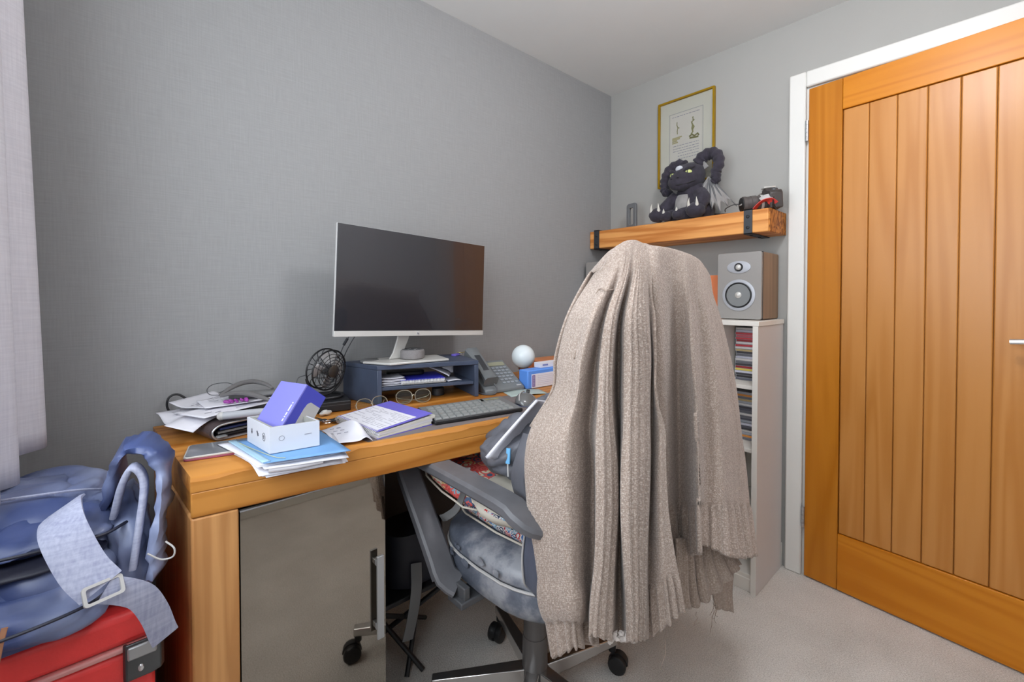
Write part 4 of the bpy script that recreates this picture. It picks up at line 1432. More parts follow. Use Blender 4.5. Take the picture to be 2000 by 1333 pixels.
# navy pouch, figurine, globe lamp, box etc. at the far end
t = thing('navy_pouch', 'round dark navy pouch behind the desk telephone', 'pouch', (-.905, -.262, Z), .9)
q = B(); ell(q, (0, 0, .030), (.032, .022, .0295), (0, .15, 0), 18, 12); wrinkle(q, .004, 30); obj('pouch', q, plain('navy_vinyl', S(44, 50, 84), .35, var=.15, vs=40), t)
q = B(); tube(q, [V(.031 * math.cos(a), -.008 + .02 * math.sin(a) * .3, .032 + .027 * math.sin(a)) for a in [PI * k / 12 for k in range(13)]], .0016, 5); obj('seam', q, M['mgrey_pl'], t)
t = thing('globe_lamp', 'small white opal globe lamp on a brown figure base', 'lamp', (-.871, -.2, Z))
q = B(); lathe(q, [(.02, 0), (.022, .006), (.015, .014), (.012, .022), (.017, .03), (.013, .038), (.018, .048), (.022, .055), (.001, .056)], n=20); obj('base', q, plain('brown_glaze', S(120, 78, 62), .35, var=.25, vs=60), t)
q = B(); ell(q, (-.012, -.012, .032), (.009, .009, .015)); obj('figure', q, plain('cream_glaze', S(206, 196, 178), .35), t)
q = B(); ell(q, (0, 0, .1005), (.0475, .0475, .0475), None, 32, 20); obj('globe', q, plain('opal_globe', S(226, 234, 236), .25, var=.0), t)
t = thing('wooden_box', 'low orange wooden box behind the globe lamp', 'box', (-.60, -.085, Z), -.1)
q = B(); bx(q, (-.10, -.05, 0), (.10, .05, .052)); obj('box', q, plain('orange_wood', S(206, 122, 74), .5, var=.12, vs=20), t, bevel=.006)
q = B(); bx(q, (-.101, -.051, .0525), (.101, .051, .058)); obj('lid', q, plain('orange_wood_lid', S(212, 134, 84), .5, var=.12, vs=20), t, bevel=.003)
t = thing('desk_tray', 'blue desk file with white label behind the mouse', 'file', (-.87, -.335, Z), math.radians(-2))
q = B(); bx(q, (-.102, 0, 0), (.11, .05, .069)); obj('file', q, plain('bright_blue_card', S(92, 146, 228), .5, var=.02), t, bevel=.004)
q = B(); bx(q, (-.083, -.0012, .002), (.10, -.0002, .054)); lo = obj('label_sheet', q, M['white_paper'], t, smooth=0)
q = B(); bx(q, (-.080, -.0020, .007), (-.066, -.0013, .050)); obj('violet_strip', q, plain('violet_print', S(116, 92, 160), .6), lo, smooth=0)
q = B()
for k in range(9):
    bx(q, (-.0755, -.0026, .010 + .0043 * k), (-.0705, -.0021, .0124 + .0043 * k))
obj('strip_lettering', q, M['paper2'], lo, smooth=0)
q = B()
for k in range(6):
    bx(q, (-.052, -.0020, .012 + .0068 * k), (.05 + .008 * (k % 3), -.0013, .0132 + .0068 * k))
obj('print_lines', q, plain('lilac_ink', S(206, 206, 222), .7), lo, smooth=0)
t = thing('slim_carton', 'slim white carton lying on the blue desk file', 'carton', (-.80, -.305, Z + .0695), math.radians(-4))
q = B(); bx(q, (-.09, -.018, 0), (.09, .018, .019)); obj('carton', q, M['white_paper'], t, bevel=.0008)
q = B(); bx(q, (-.078, -.0186, .007), (-.05, -.0181, .013)); obj('blue_mark', q, plain('blue_mark', S(120, 130, 180), .6), t, smooth=0)
t = thing('paper_sliver', 'small crumpled foil piece by the black box', 'scrap', (-1.655, -.205, Z), .2)
q = B(); ell(q, (0, 0, .008), (.02, .012, .008), None, 10, 8); wrinkle(q, .006, 70); obj('foil', q, M['silver_pl'], t)
# ================================================================ office chair
CX = -1.22
ch = thing('office_chair', 'worn grey leather office chair facing the desk under a beige cardigan', 'chair', (CX, -.66, 0))
hub = V(-1.244, -.645, 0)
M['worn_leather'] = None
m, nt, b, N, L = nodes('worn_grey_leather')
v = _coord(nt)
n1 = N('ShaderNodeTexNoise'); n1.inputs['Scale'].default_value = 7; n1.inputs['Detail'].default_value = 6; n1.inputs['Roughness'].default_value = .65
L(v, n1.inputs['Vector'])
r = N('ShaderNodeValToRGB')
r.color_ramp.elements[0].position = .40; r.color_ramp.elements[0].color = S(82, 88, 100)
r.color_ramp.elements[1].position = .62; r.color_ramp.elements[1].color = S(150, 152, 158)
e = r.color_ramp.elements.new(.5); e.color = S(100, 106, 118)
L(n1.outputs['Fac'], r.inputs['Fac']); L(r.outputs['Color'], b.inputs['Base Color'])
b.inputs['Roughness'].default_value = .38
n2 = N('ShaderNodeTexNoise'); n2.inputs['Scale'].default_value = 180; n2.inputs['Detail'].default_value = 4
L(v, n2.inputs['Vector'])
bp = N('ShaderNodeBump'); bp.inputs['Strength'].default_value = .25; bp.inputs['Distance'].default_value = .002
L(n2.outputs['Fac'], bp.inputs['Height']); L(bp.outputs['Normal'], b.inputs['Normal'])
M['worn_leather'] = m
M['worn_plastic'] = plain('scuffed_arm_plastic', S(98, 98, 102), .5, var=.16, vs=16, bump=.1)
M['column'] = plain('column_cover', S(84, 80, 78), .4, var=.03)
M['leg_chrome'] = plain('chromed_leg', S(205, 202, 200), .18, .95, var=.02)

for k, (ang_, sw) in enumerate(((143, 30), (71, 200), (-15, -70), (-82, 120), (-147, 200))):
    a = math.radians(ang_)
    d = V(math.cos(a), math.sin(a), 0)
    e = V(-d.y, d.x, 0)
    R_ = .37 if ang_ == -147 else .285
    p0, p1 = hub + d * .03, hub + d * R_
    q = B()
    loft(q, [[p + e * sx * w + V(0, 0, zz + sz * h) for sx, sz in ((-1, -1), (1, -1), (1, 1), (-1, 1))] for p, w, h, zz in ((p0, .019, .022, .098), (p1, .013, .012, .090))])
    lg = wp('leg', q, M['leg_chrome'], ch, bevel=.003)
    s_ = math.radians(sw)
    cd = V(math.cos(s_), math.sin(s_), 0)
    ce = V(-cd.y, cd.x, 0)
    c = p1 + cd * .018 - d * .012
    q = B()
    cyl(q, p1 - d * .012 + V(0, 0, .058), p1 - d * .012 + V(0, 0, .079), .011, 12)
    for s in (-1, 1):
        a0 = c + V(0, 0, .0275)
        Rw = Matrix((ce * s, cd, ce.cross(cd) * s)).transposed()
        lathe(q, [(.018, .004), (.0265, .0045), (.0272, .008), (.0272, .018), (.024, .0225), (.012, .024), (.001, .0235)], a0, Matrix((cd, V(0, 0, 1) * 1.0, ce * s)).transposed(), 20)
    loops = []
    for j in range(9):
        th_ = PI * j / 8
        loops.append([c + V(0, 0, .0275) + cd * math.cos(th_) * .0295 + V(0, 0, math.sin(th_) * .0295) + ce * x for x in (-.0045, .0045)] + [c + V(0, 0, .0275) + cd * math.cos(th_) * .022 + V(0, 0, math.sin(th_) * .022) + ce * x for x in (.0045, -.0045)])
    loft(q, loops)
    co = wp('caster', q, M['black_pl'], lg)
q = B(); lathe(q, [(.03, .083), (.036, .09), (.0345, .20), (.0335, .205)], (hub.x, hub.y, 0), None, 28); wp('column_cover', q, M['column'], ch, smooth=.9)
q = B(); lathe(q, [(.0320, .2052), (.0320, .29), (.0315, .37), (.02, .372)], (hub.x, hub.y, 0), None, 28); wp('column_upper', q, M['column'], ch, smooth=.9)
q = B(); bx(q, (-1.33, -.80, .372), (-1.11, -.52, .40)); wp('seat_plate', q, M['black_pl'], ch, bevel=.006)
q = B(); tube(q, cr([(-1.13, -.62, .385), (-1.02, -.60, .38), (-.96, -.60, .375)], 4), .005, 8); wp('lever', q, M['black_pl'], ch)
# seat cushion
def sq(cx, cy, hx, hy, z, rear=.86, n=40, p=3.4):
    out = []
    for k in range(n):
        a = 2 * PI * k / n
        c_, s_ = math.cos(a), math.sin(a)
        x = hx * (abs(c_) ** (2 / p)) * (1 if c_ > 0 else -1)
        y = hy * (abs(s_) ** (2 / p)) * (1 if s_ > 0 else -1)
        f = 1 - (1 - rear) * max(0, -y / hy) ** 2
        out.append(V(cx + x * f, cy + y, z))
    return out
q = B()
SX, SY = .243, .232
loft(q, [sq(CX, -.67, SX - i, SY - i, z) for z, i in ((.4015, .05), (.408, .022), (.425, .006), (.455, .0), (.480, .002), (.487, .0035))])
wp('seat_base', q, M['worn_leather'], ch, smooth=1.2)
q = B()
loft(q, [sq(CX, -.67, SX - i, SY - i, z) for z, i in ((.4885, .0045), (.498, .001), (.515, .004), (.528, .016), (.537, .045), (.541, .10), (.542, .2))])
wrinkle(q, .003, 14); wp('seat_top', q, M['worn_leather'], ch, smooth=1.2)
q = B(); P = sq(CX, -.67, SX, SY, .4878); tube(q, P, .0034, 6, True); wp('seat_piping', q, M['lgrey_pl'], ch)
# torn scraps of leatherette curling off the left side
rr = random.Random(4)
for k in range(9):
    q = B()
    y = -.50 - .26 * rr.random(); z = .478 + .04 * rr.random()
    x = CX - SX - .0005
    q0 = V(x, y, z)
    s_ = .007 + .010 * rr.random()
    q.faces.new([q.verts.new(q0 + V(-.001 - .003 * rr.random(), s_ * math.cos(a) * (.6 + .6 * rr.random()), s_ * .6 * math.sin(a))) for a in (0, 1.2, 2.3, 3.3, 4.2, 5.2)])
    wp('torn_scrap', q, M['worn_leather'], ch, solid=.001, smooth=0)
# backrest pad and shell
q = B()
lv = [(.462, .16, -.850, .04), (.475, .20, -.850, .07), (.52, .232, -.853, .105), (.58, .240, -.857, .118), (.66, .239, -.866, .108), (.74, .230, -.876, .09), (.82, .215, -.884, .078), (.90, .195, -.892, .07), (.97, .182, -.898, .066), (1.04, .168, -.906, .064), (1.10, .148, -.915, .06), (1.15, .122, -.928, .056), (1.185, .085, -.94, .045), (1.20, .04, -.945, .028)]
loops = []
for z, hx, cy, th_ in lv:
    L_ = []
    for k in range(36):
        a = 2 * PI * k / 36
        c_, s_ = math.cos(a), math.sin(a)
        x = hx * (abs(c_) ** .6) * (1 if c_ > 0 else -1)
        y = th_ / 2 * (abs(s_) ** .7) * (1 if s_ > 0 else -1)
        L_.append(V(CX + x, cy + y + .02 * (x / hx) ** 2 * (hx / .24), z))
    loops.append(L_)
loft(q, loops)
wp('backrest_pad', q, plain('navy_grey_leather', S(86, 92, 108), .35, var=.14, vs=10, bump=.2, bs=180), ch, smooth=1.3)
q = B()
loops = []
for z, hx, cy, th_ in lv[1:9]:
    y0 = cy - th_ / 2 - .003
    loops.append([V(CX + x * hx * .94, y0 + .02 * x * x * hx / .24 + o_, z) for x, o_ in ((-1, .012), (-.7, -.002), (-.3, -.004), (0, -.004), (.3, -.004), (.7, -.002), (1, .012), (.7, -.012), (0, -.016), (-.7, -.012))])
loft(q, loops); wp('backrest_shell', q, M['dgrey_pl'], ch, smooth=1.0)
q = B(); strap(q, [(-1.23, -.78, .386), (-1.23, -.90, .40), (-1.23, -.938, .46), (-1.23, -.938, .56)], .07, .012, (1, 0, 0)); wp('back_bracket', q, M['black_pl'], ch)
q = B(); tube(q, cr([V(CX - .20, -.805, .485), V(CX - .2345, -.822, .53), V(CX - .2415, -.826, .60), V(CX - .236, -.842, .70)], 6), .0022, 6); wp('pad_seam', q, M['lgrey_pl'], ch)
# arms
for s in (-1, 1):
    ax = CX + s * .273
    q = B()
    strap(q, [(ax - s * .06, -.885, .668), (ax - s * .015, -.868, .682), (ax, -.845, .696), (ax, -.80, .705), (ax, -.52, .708), (ax, -.44, .705), (ax, -.405, .700)], .060, .030, (1, 0, 0), 3)
    arm = wp('armrest', q, M['worn_plastic'], ch, smooth=.5, bevel=.003)
    q = B()
    strap(q, [(ax, -.394, .700), (ax, -.380, .672), (ax, -.392, .645), (ax, -.485, .545), (ax, -.55, .472), (ax, -.578, .440), (ax - s * .02, -.60, .420)], .064, .018, (1, 0, 0), 2)
    st_ = wp('arm_strut', q, M['worn_plastic'], arm, smooth=.5)
    q = B()
    for dx in (-.027, .027):
        strap(q, [(ax + dx, -.374, .668), (ax + dx, -.382, .643), (ax + dx, -.474, .541), (ax + dx, -.54, .466), (ax + dx, -.568, .434)], .006, .018, (1, 0, 0), 5)
    wp('strut_lip', q, M['worn_plastic'], arm, smooth=.5)
    q = B(); bx(q, (min(ax, ax - s * .16), -.645, .384), (max(ax, ax - s * .16), -.585, .4005)); bx(q, (min(ax - s * .012, ax - s * .03), -.64, .39), (max(ax - s * .012, ax - s * .03), -.585, .43)); wp('strut_foot', q, M['dgrey_pl'], arm, bevel=.003)

# ================================================================ things lying on the seat
M['paisley_red'] = floral('red_paisley_cotton', S(232, 108, 102), [S(232, 200, 140), S(90, 110, 140), S(240, 226, 200), S(214, 84, 80), S(140, 190, 206)], 36)
M['floral_white'] = floral('blue_floral_cotton', S(214, 208, 206), [S(196, 60, 60), S(70, 110, 170), S(60, 70, 90), S(210, 180, 120), S(130, 176, 200)], 70)
M['cream_cotton'] = plain('cream_cotton', S(206, 200, 186), .9, var=.06, vs=12, bump=.2, bs=500)
M['bag_grey'] = plain('grey_nylon', S(94, 95, 102), .55, var=.12, vs=12, bump=.15, bs=600)
def pad(name, label, cx, cy, hx, hy, z0, th_, mat, side, rz=0, tx=0, pipe=None, ty=0):
    t = thing(name, label, 'cushion', (cx, cy, z0), (tx, ty, rz))
    q = B()
    loops = []
    for z, i in ((0, .03), (th_ * .2, .008), (th_ * .5, 0), (th_ * .8, .008), (th_, .035), (th_ * 1.06, .09)):
        loops.append(sq(0, 0, hx - i, hy - i, z, 1.0, 36, 4.5))
    loft(q, loops); wrinkle(q, .006, 9)
    obj('cover', q, mat, t, smooth=1.3)
    if pipe:
        q = B(); tube(q, [p + V(0, 0, .002 * math.sin(9 * i)) for i, p in enumerate(sq(0, 0, hx + .001, hy + .001, th_ * .18, 1, 36, 4.5))], .0026, 6, True); obj('piping', q, pipe, t)
    return t
pad('floral_cushion', 'blue and white floral cushion lying lowest on the office chair seat', -1.195, -.655, .205, .205, .5455, .045, M['floral_white'], 0, .04, 0, M['cream_cotton'])
pad('paisley_cushion', 'red paisley cushion on the front of the seat above the floral cushion', -1.225, -.515, .235, .150, .616, .048, M['paisley_red'], 0, -.03, .12, M['cream_cotton'])
t = thing('cream_cushion', 'plain cream cotton cushion wedged under the chair arm', 'cushion', (-1.36, -.735, .612), .1)
q = B()
loft(q, [[V(.13 * (abs(math.cos(a)) ** .8) * (1 if math.cos(a) > 0 else -1) * w, .115 * (abs(math.sin(a)) ** .8) * (1 if math.sin(a) > 0 else -1) * w, z) for a in [2 * PI * k / 28 for k in range(28)]] for z, w in ((0, .55), (.012, .8), (.03, .95), (.045, 1.0), (.062, .93), (.076, .75), (.083, .4))])
wrinkle(q, .010, 9); obj('cover', q, M['cream_cotton'], t, smooth=1.3)
q = B(); tube(q, cr([V(-.10, .09, .05), V(-.125, .03, .05), V(-.128, -.04, .048), (-.10, -.095, .05)], 5), .003, 6); obj('piping', q, M['floral_white'], t)
# grey rucksack leaning on the backrest
rk = thing('grey_rucksack', 'grey nylon rucksack standing on the chair against the backrest', 'rucksack', (-1.22, -.715, .69))
q = B()
loops = []
for z, cx, cy, rx, ry in ((.690, -1.20, -.70, .15, .085), (.70, -1.21, -.70, .205, .125), (.73, -1.225, -.70, .225, .138), (.775, -1.23, -.705, .222, .138), (.81, -1.215, -.72, .195, .122), (.84, -1.19, -.735, .17, .105), (.875, -1.165, -.755, .15, .085), (.91, -1.145, -.775, .12, .06), (.93, -1.135, -.785, .07, .03)):
    L_ = []
    for k in range(96):
        a = 2 * PI * k / 96
        c_, s_ = math.cos(a), math.sin(a)
        fold = 1 + .05 * math.sin(5 * a + z * 30) * (.95 - z) * 4 * .5 + .03 * math.sin(11 * a - z * 45)
        L_.append(V(cx + rx * fold * (abs(c_) ** .8) * (1 if c_ > 0 else -1), cy + ry * fold * (abs(s_) ** .8) * (1 if s_ > 0 else -1), z))
    loops.append(L_)
fine = []
for i in range(len(loops[0])):
    fine.append(cr([l[i] for l in loops], 7))
loops = [[fine[i][j] for i in range(96)] for j in range(len(fine[0]))]
loft(q, loops)
q.normal_update()
for v_ in q.verts:
    c0_ = V(v_.co.x, v_.co.y, v_.co.z * .6 + v_.co.x * .5); v_.co += v_.normal * (.014 * noise.noise(c0_ * 11) - .016 * (1 - abs(noise.noise(c0_ * 13 + V(5, 1, 2)))) ** 7 - .008 * (1 - abs(noise.noise(c0_ * 27 + V(1, 7, 2)))) ** 7)
wp('body', q, M['bag_grey'], rk, smooth=1.6)
q = B()
for o_ in (0, .014):
    tube(q, cr([(-1.428, -.735 - o_, .745), (-1.415, -.765 - o_, .785), (-1.375, -.80 - o_ * .6, .825), (-1.325, -.822 - o_ * .3, .865), (-1.265, -.835, .905), (-1.20, -.84, .925)], 6), .0035, 6)
wp('zip', q, M['black_pl'], rk)
q = B(); strap(q, [(-1.436, -.752, .795), (-1.44, -.755, .775), (-1.443, -.757, .762)], .012, .005, (0, 1, 0)); wp('zip_puller', q, plain('sky_blue_puller', S(110, 176, 222), .4), rk)
q = B(); tube(q, [V(-1.444, -.758, .762), V(-1.446, -.762, .735)], .002, 6); wp('puller_cord', q, M['lgrey_pl'], rk)
q = B(); strap(q, [(-1.41, -.80, .83), (-1.435, -.80, .78), (-1.44, -.79, .735), (-1.432, -.80, .69), (-1.40, -.815, .66)], .045, .012, (0, 1, .3)); wp('shoulder_strap', q, M['bag_grey'], rk, smooth=1)
q = B(); strap(q, [(-1.43, -.585, .70), (-1.452, -.60, .655), (-1.458, -.575, .60), (-1.462, -.535, .565), (-1.455, -.50, .545)], .020, .004, (0, 1, 0)); wp('webbing_tail', q, M['mgrey_pl'], rk)
t = thing('white_booklet', 'white booklet sticking out of the grey rucksack', 'booklet', (-1.37, -.68, .77))
q = B()
sheet(q, [[(-1.425, -.665, .752), (-1.37, -.66, .735), (-1.33, -.66, .73)], [(-1.395, -.685, .792), (-1.35, -.67, .775), (-1.31, -.66, .77)], [(-1.355, -.71, .842), (-1.32, -.69, .825), (-1.28, -.68, .82)], [(-1.32, -.725, .878), (-1.29, -.71, .87), (-1.25, -.70, .86)]], 5, 4)
bmesh.ops.translate(q, vec=(-.05, -.055, .02), verts=q.verts[:])
wp('pages', q, M['white_paper'], t, solid=.006, smooth=3)

# black folding stool and bag under the desk
bl = thing('black_camera_bag', 'black bag standing on thin folding legs in the dark under the desk', 'bag', (-1.36, -.24, .28))
q = B()
loft(q, [sq(-1.40, -.235, .095, .075, z, 1, 28, 3) for z in (.252, .258, .34, .40, .415)])
wrinkle(q, .008, 12); wp('body', q, plain('black_nylon', S(34, 35, 44), .6, var=.2), bl, smooth=1.2)
q = B(); bx(q, (-1.58, -.33, .235), (-1.28, -.14, .250)); wp('base_board', q, M['black_pl'], bl, bevel=.003)
for a, c in (((-1.56, -.32, .232), (-1.30, -.15, .008)), ((-1.30, -.32, .232), (-1.56, -.15, .008)), ((-1.56, -.15, .232), (-1.42, -.34, .008)), ((-1.30, -.15, .232), (-1.47, -.33, .008))):
    q = B(); cyl(q, a, c, .0075, 8); wp('leg', q, M['black_pl'], bl)
q = B(); strap(q, [(-1.43, -.318, .33), (-1.445, -.345, .27), (-1.46, -.35, .20), (-1.475, -.345, .13)], .035, .004, (1, 0, 0)); wp('hanging_strap', q, M['mgrey_pl'], bl)
q = B(); tube(q, cr([(-1.583, -.30, .66), (-1.55, -.24, .64), (-1.50, -.19, .635), (-1.43, -.15, .66), (-1.40, -.06, .70)], 6), .0035, 6); t = thing('under_desk_cable', 'black cable sagging under the desk beside the mirrored door', 'cable', (-1.5, -.19, .64)); wp('cord', q, M['black_pl'], t)
# control net of the cardigan (metres)
CARD = {
 'A': [
  [(-1.345, -0.945, 1.204), (-1.356, -0.930, 1.173), (-1.413, -0.925, 1.102), (-1.426, -0.905, 1.017), (-1.420, -0.890, 0.946), (-1.473, -0.875, 0.872), (-1.482, -0.865, 0.809), (-1.478, -0.870, 0.704), (-1.470, -0.880, 0.600), (-1.457, -0.885, 0.491), (-1.441, -0.890, 0.389)],
  [(-1.336, -0.955, 1.227), (-1.355, -0.955, 1.183), (-1.423, -0.960, 1.103), (-1.442, -0.950, 1.023), (-1.445, -0.940, 0.952), (-1.480, -0.925, 0.885), (-1.488, -0.920, 0.826), (-1.482, -0.920, 0.724), (-1.470, -0.925, 0.620), (-1.460, -0.930, 0.517), (-1.450, -0.935, 0.430)],
  [(-1.325, -0.965, 1.243), (-1.353, -0.978, 1.190), (-1.433, -0.992, 1.104), (-1.454, -0.985, 1.028), (-1.460, -0.980, 0.961), (-1.477, -0.975, 0.896), (-1.479, -0.972, 0.838), (-1.470, -0.970, 0.738), (-1.459, -0.968, 0.635), (-1.446, -0.965, 0.529), (-1.429, -0.962, 0.446)],
  [(-1.316, -0.972, 1.250), (-1.342, -0.984, 1.194), (-1.370, -0.967, 1.102), (-1.375, -0.952, 1.018), (-1.375, -0.945, 0.943), (-1.381, -0.940, 0.869), (-1.364, -0.935, 0.800), (-1.357, -0.932, 0.688), (-1.356, -0.932, 0.578), (-1.370, -0.935, 0.476), (-1.371, -0.940, 0.408)],
  [(-1.309, -0.978, 1.255), (-1.338, -0.992, 1.196), (-1.403, -1.003, 1.104), (-1.418, -1.000, 1.026), (-1.422, -0.998, 0.958), (-1.427, -0.998, 0.891), (-1.428, -0.998, 0.833), (-1.425, -0.996, 0.733), (-1.425, -0.994, 0.633), (-1.434, -0.990, 0.551), (-1.438, -0.988, 0.493)],
  [(-1.303, -0.984, 1.257), (-1.334, -1.000, 1.197), (-1.397, -1.014, 1.104), (-1.406, -1.014, 1.027), (-1.403, -1.012, 0.958), (-1.396, -1.012, 0.888), (-1.389, -1.012, 0.827), (-1.383, -1.010, 0.725), (-1.386, -1.006, 0.623), (-1.388, -1.002, 0.536), (-1.391, -1.000, 0.468)],
  [(-1.294, -0.988, 1.258), (-1.320, -0.998, 1.199), (-1.331, -0.980, 1.101), (-1.317, -0.967, 1.014), (-1.306, -0.960, 0.935), (-1.293, -0.955, 0.854), (-1.286, -0.952, 0.785), (-1.284, -0.950, 0.671), (-1.287, -0.950, 0.558), (-1.284, -0.950, 0.460), (-1.284, -0.950, 0.385)],
  [(-1.281, -0.990, 1.258), (-1.320, -1.008, 1.197), (-1.370, -1.022, 1.104), (-1.375, -1.024, 1.025), (-1.381, -1.026, 0.957), (-1.385, -1.028, 0.889), (-1.388, -1.028, 0.831), (-1.388, -1.028, 0.732), (-1.377, -1.026, 0.629), (-1.362, -1.022, 0.534), (-1.353, -1.018, 0.456)],
  [(-1.268, -0.994, 1.254), (-1.305, -1.016, 1.193), (-1.331, -1.036, 1.103), (-1.326, -1.040, 1.022), (-1.324, -1.042, 0.951), (-1.327, -1.044, 0.881), (-1.332, -1.046, 0.822), (-1.333, -1.046, 0.721), (-1.332, -1.044, 0.618), (-1.328, -1.040, 0.528), (-1.325, -1.036, 0.455)],
  [(-1.257, -0.997, 1.253), (-1.288, -1.016, 1.192), (-1.278, -1.018, 1.101), (-1.264, -1.016, 1.014), (-1.259, -1.012, 0.937), (-1.257, -1.010, 0.860), (-1.258, -1.010, 0.794), (-1.264, -1.012, 0.687), (-1.274, -1.016, 0.583), (-1.280, -1.020, 0.500), (-1.275, -1.020, 0.426)],
  [(-1.246, -0.998, 1.251), (-1.281, -1.018, 1.190), (-1.286, -1.026, 1.101), (-1.282, -1.028, 1.017), (-1.292, -1.035, 0.945), (-1.288, -1.045, 0.874), (-1.295, -1.050, 0.814), (-1.302, -1.055, 0.715), (-1.298, -1.060, 0.612), (-1.287, -1.062, 0.546), (-1.272, -1.062, 0.474)],
  [(-1.237, -1.000, 1.250), (-1.275, -1.020, 1.188), (-1.287, -1.030, 1.101), (-1.287, -1.034, 1.018), (-1.296, -1.042, 0.947), (-1.275, -1.052, 0.873), (-1.281, -1.058, 0.813), (-1.284, -1.066, 0.713), (-1.271, -1.074, 0.618), (-1.255, -1.078, 0.550), (-1.240, -1.078, 0.499)],
 ],
 'B': [
  [(-1.266, -1.000, 1.247), (-1.277, -1.000, 1.186), (-1.276, -0.995, 1.100), (-1.271, -0.990, 1.012), (-1.253, -0.985, 0.932), (-1.221, -0.980, 0.846), (-1.207, -0.980, 0.773), (-1.189, -0.980, 0.651), (-1.151, -0.980, 0.547)],
  [(-1.244, -1.015, 1.246), (-1.263, -1.024, 1.181), (-1.249, -1.022, 1.100), (-1.227, -1.016, 1.011), (-1.200, -1.006, 0.927), (-1.175, -0.998, 0.841), (-1.160, -0.994, 0.766), (-1.146, -0.992, 0.641), (-1.127, -0.990, 0.536)],
  [(-1.185, -1.012, 1.246), (-1.184, -1.012, 1.177), (-1.148, -1.000, 1.096), (-1.110, -0.986, 0.997), (-1.086, -0.976, 0.906), (-1.074, -0.972, 0.815), (-1.071, -0.972, 0.737), (-1.068, -0.974, 0.609), (-1.068, -0.980, 0.503)],
  [(-1.151, -1.018, 1.242), (-1.161, -1.024, 1.174), (-1.142, -1.022, 1.097), (-1.119, -1.016, 1.001), (-1.105, -1.012, 0.915), (-1.095, -1.010, 0.827), (-1.096, -1.012, 0.755), (-1.098, -1.018, 0.635), (-1.101, -1.025, 0.534)],
  [(-1.135, -1.022, 1.239), (-1.153, -1.034, 1.171), (-1.151, -1.042, 1.098), (-1.150, -1.048, 1.007), (-1.147, -1.052, 0.927), (-1.147, -1.056, 0.848), (-1.150, -1.060, 0.781), (-1.156, -1.066, 0.671), (-1.156, -1.070, 0.582)],
  [(-1.097, -1.018, 1.236), (-1.101, -1.024, 1.167), (-1.083, -1.026, 1.095), (-1.063, -1.026, 0.997), (-1.054, -1.027, 0.909), (-1.046, -1.028, 0.822), (-1.047, -1.030, 0.747), (-1.062, -1.038, 0.631), (-1.076, -1.045, 0.555)],
  [(-1.051, -1.016, 1.228), (-1.063, -1.026, 1.162), (-1.048, -1.034, 1.094), (-1.028, -1.042, 0.995), (-1.020, -1.048, 0.908), (-1.016, -1.054, 0.821), (-1.020, -1.060, 0.749), (-1.030, -1.070, 0.632), (-1.048, -1.085, 0.537)],
  [(-1.002, -1.006, 1.215), (-1.002, -1.014, 1.156), (-0.963, -1.018, 1.091), (-0.917, -1.020, 0.983), (-0.891, -1.022, 0.885), (-0.873, -1.026, 0.786), (-0.864, -1.030, 0.703), (-0.869, -1.042, 0.569), (-0.876, -1.060, 0.452)],
  [(-0.963, -0.995, 1.207), (-0.956, -1.000, 1.154), (-0.915, -1.004, 1.089), (-0.870, -1.010, 0.977), (-0.841, -1.014, 0.876), (-0.823, -1.020, 0.775), (-0.816, -1.026, 0.689), (-0.821, -1.040, 0.553), (-0.834, -1.060, 0.439)],
  [(-0.907, -0.975, 1.196), (-0.902, -0.980, 1.149), (-0.861, -0.985, 1.084), (-0.807, -0.990, 0.970), (-0.775, -0.995, 0.864), (-0.749, -1.000, 0.756), (-0.742, -1.008, 0.666), (-0.737, -1.020, 0.519), (-0.758, -1.045, 0.407)],
 ],
 'C': [
  [(-1.136, -1.000, 0.580), (-1.133, -1.000, 0.507), (-1.130, -1.000, 0.444), (-1.125, -1.000, 0.410)],
  [(-1.062, -0.990, 0.549), (-1.059, -0.992, 0.473), (-1.055, -0.994, 0.408), (-1.045, -0.996, 0.371)],
  [(-1.015, -1.000, 0.536), (-1.021, -1.010, 0.478), (-1.020, -1.020, 0.424), (-1.006, -1.022, 0.390)],
  [(-0.950, -1.010, 0.517), (-0.956, -1.025, 0.472), (-0.942, -1.035, 0.434), (-0.929, -1.040, 0.414)],
  [(-0.863, -1.000, 0.488), (-0.843, -1.010, 0.449), (-0.826, -1.020, 0.416), (-0.817, -1.025, 0.400)],
 ],
 'D': [
  [(-0.925, -0.985, 0.400), (-0.912, -0.985, 0.360), (-0.896, -0.985, 0.317), (-0.885, -0.985, 0.287)],
  [(-0.872, -0.995, 0.397), (-0.858, -0.995, 0.348), (-0.844, -0.995, 0.306), (-0.829, -0.995, 0.260)],
  [(-0.778, -0.990, 0.401), (-0.784, -0.990, 0.344), (-0.790, -0.990, 0.286), (-0.778, -0.990, 0.227)],
 ],
}
# ================================================================ cardigan draped over the backrest
M['knit'] = knit('beige_knit', S(204, 189, 178), S(158, 141, 129), 230, 330, .45)
M['knit_rib'] = knit('beige_rib_knit', S(198, 182, 170), S(150, 133, 120), 60, 200, .4)
cg = thing('cardigan', 'chunky beige knitted cardigan draped over the back of the office chair', 'cardigan', (-1.22, -.97, 1.25))
def vv(t):
    return [V(*p) for p in t]
A = [vv(c) for c in CARD['A']]
Bc = [vv(c) for c in CARD['B']]
Cc = [vv(c) for c in CARD['C']]
Dc = [vv(c) for c in CARD['D']]
def interp(xs, c):
    i = max(0, min(len(xs) - 2, int(math.floor(c))))
    return xs[i] + (xs[i + 1] - xs[i]) * (c - i)
WA = [1076, 1102, 1136, 1155, 1160, 1192, 1205, 1228, 1258, 1270, 1308, 1342]
WB = [1296, 1314, 1330, 1352, 1368, 1378, 1422, 1456, 1468, 1482, 1500, 1540]
def rib(w, per):
    x = math.sin(2 * PI * w / per)
    return math.copysign(abs(x) ** .7, x)
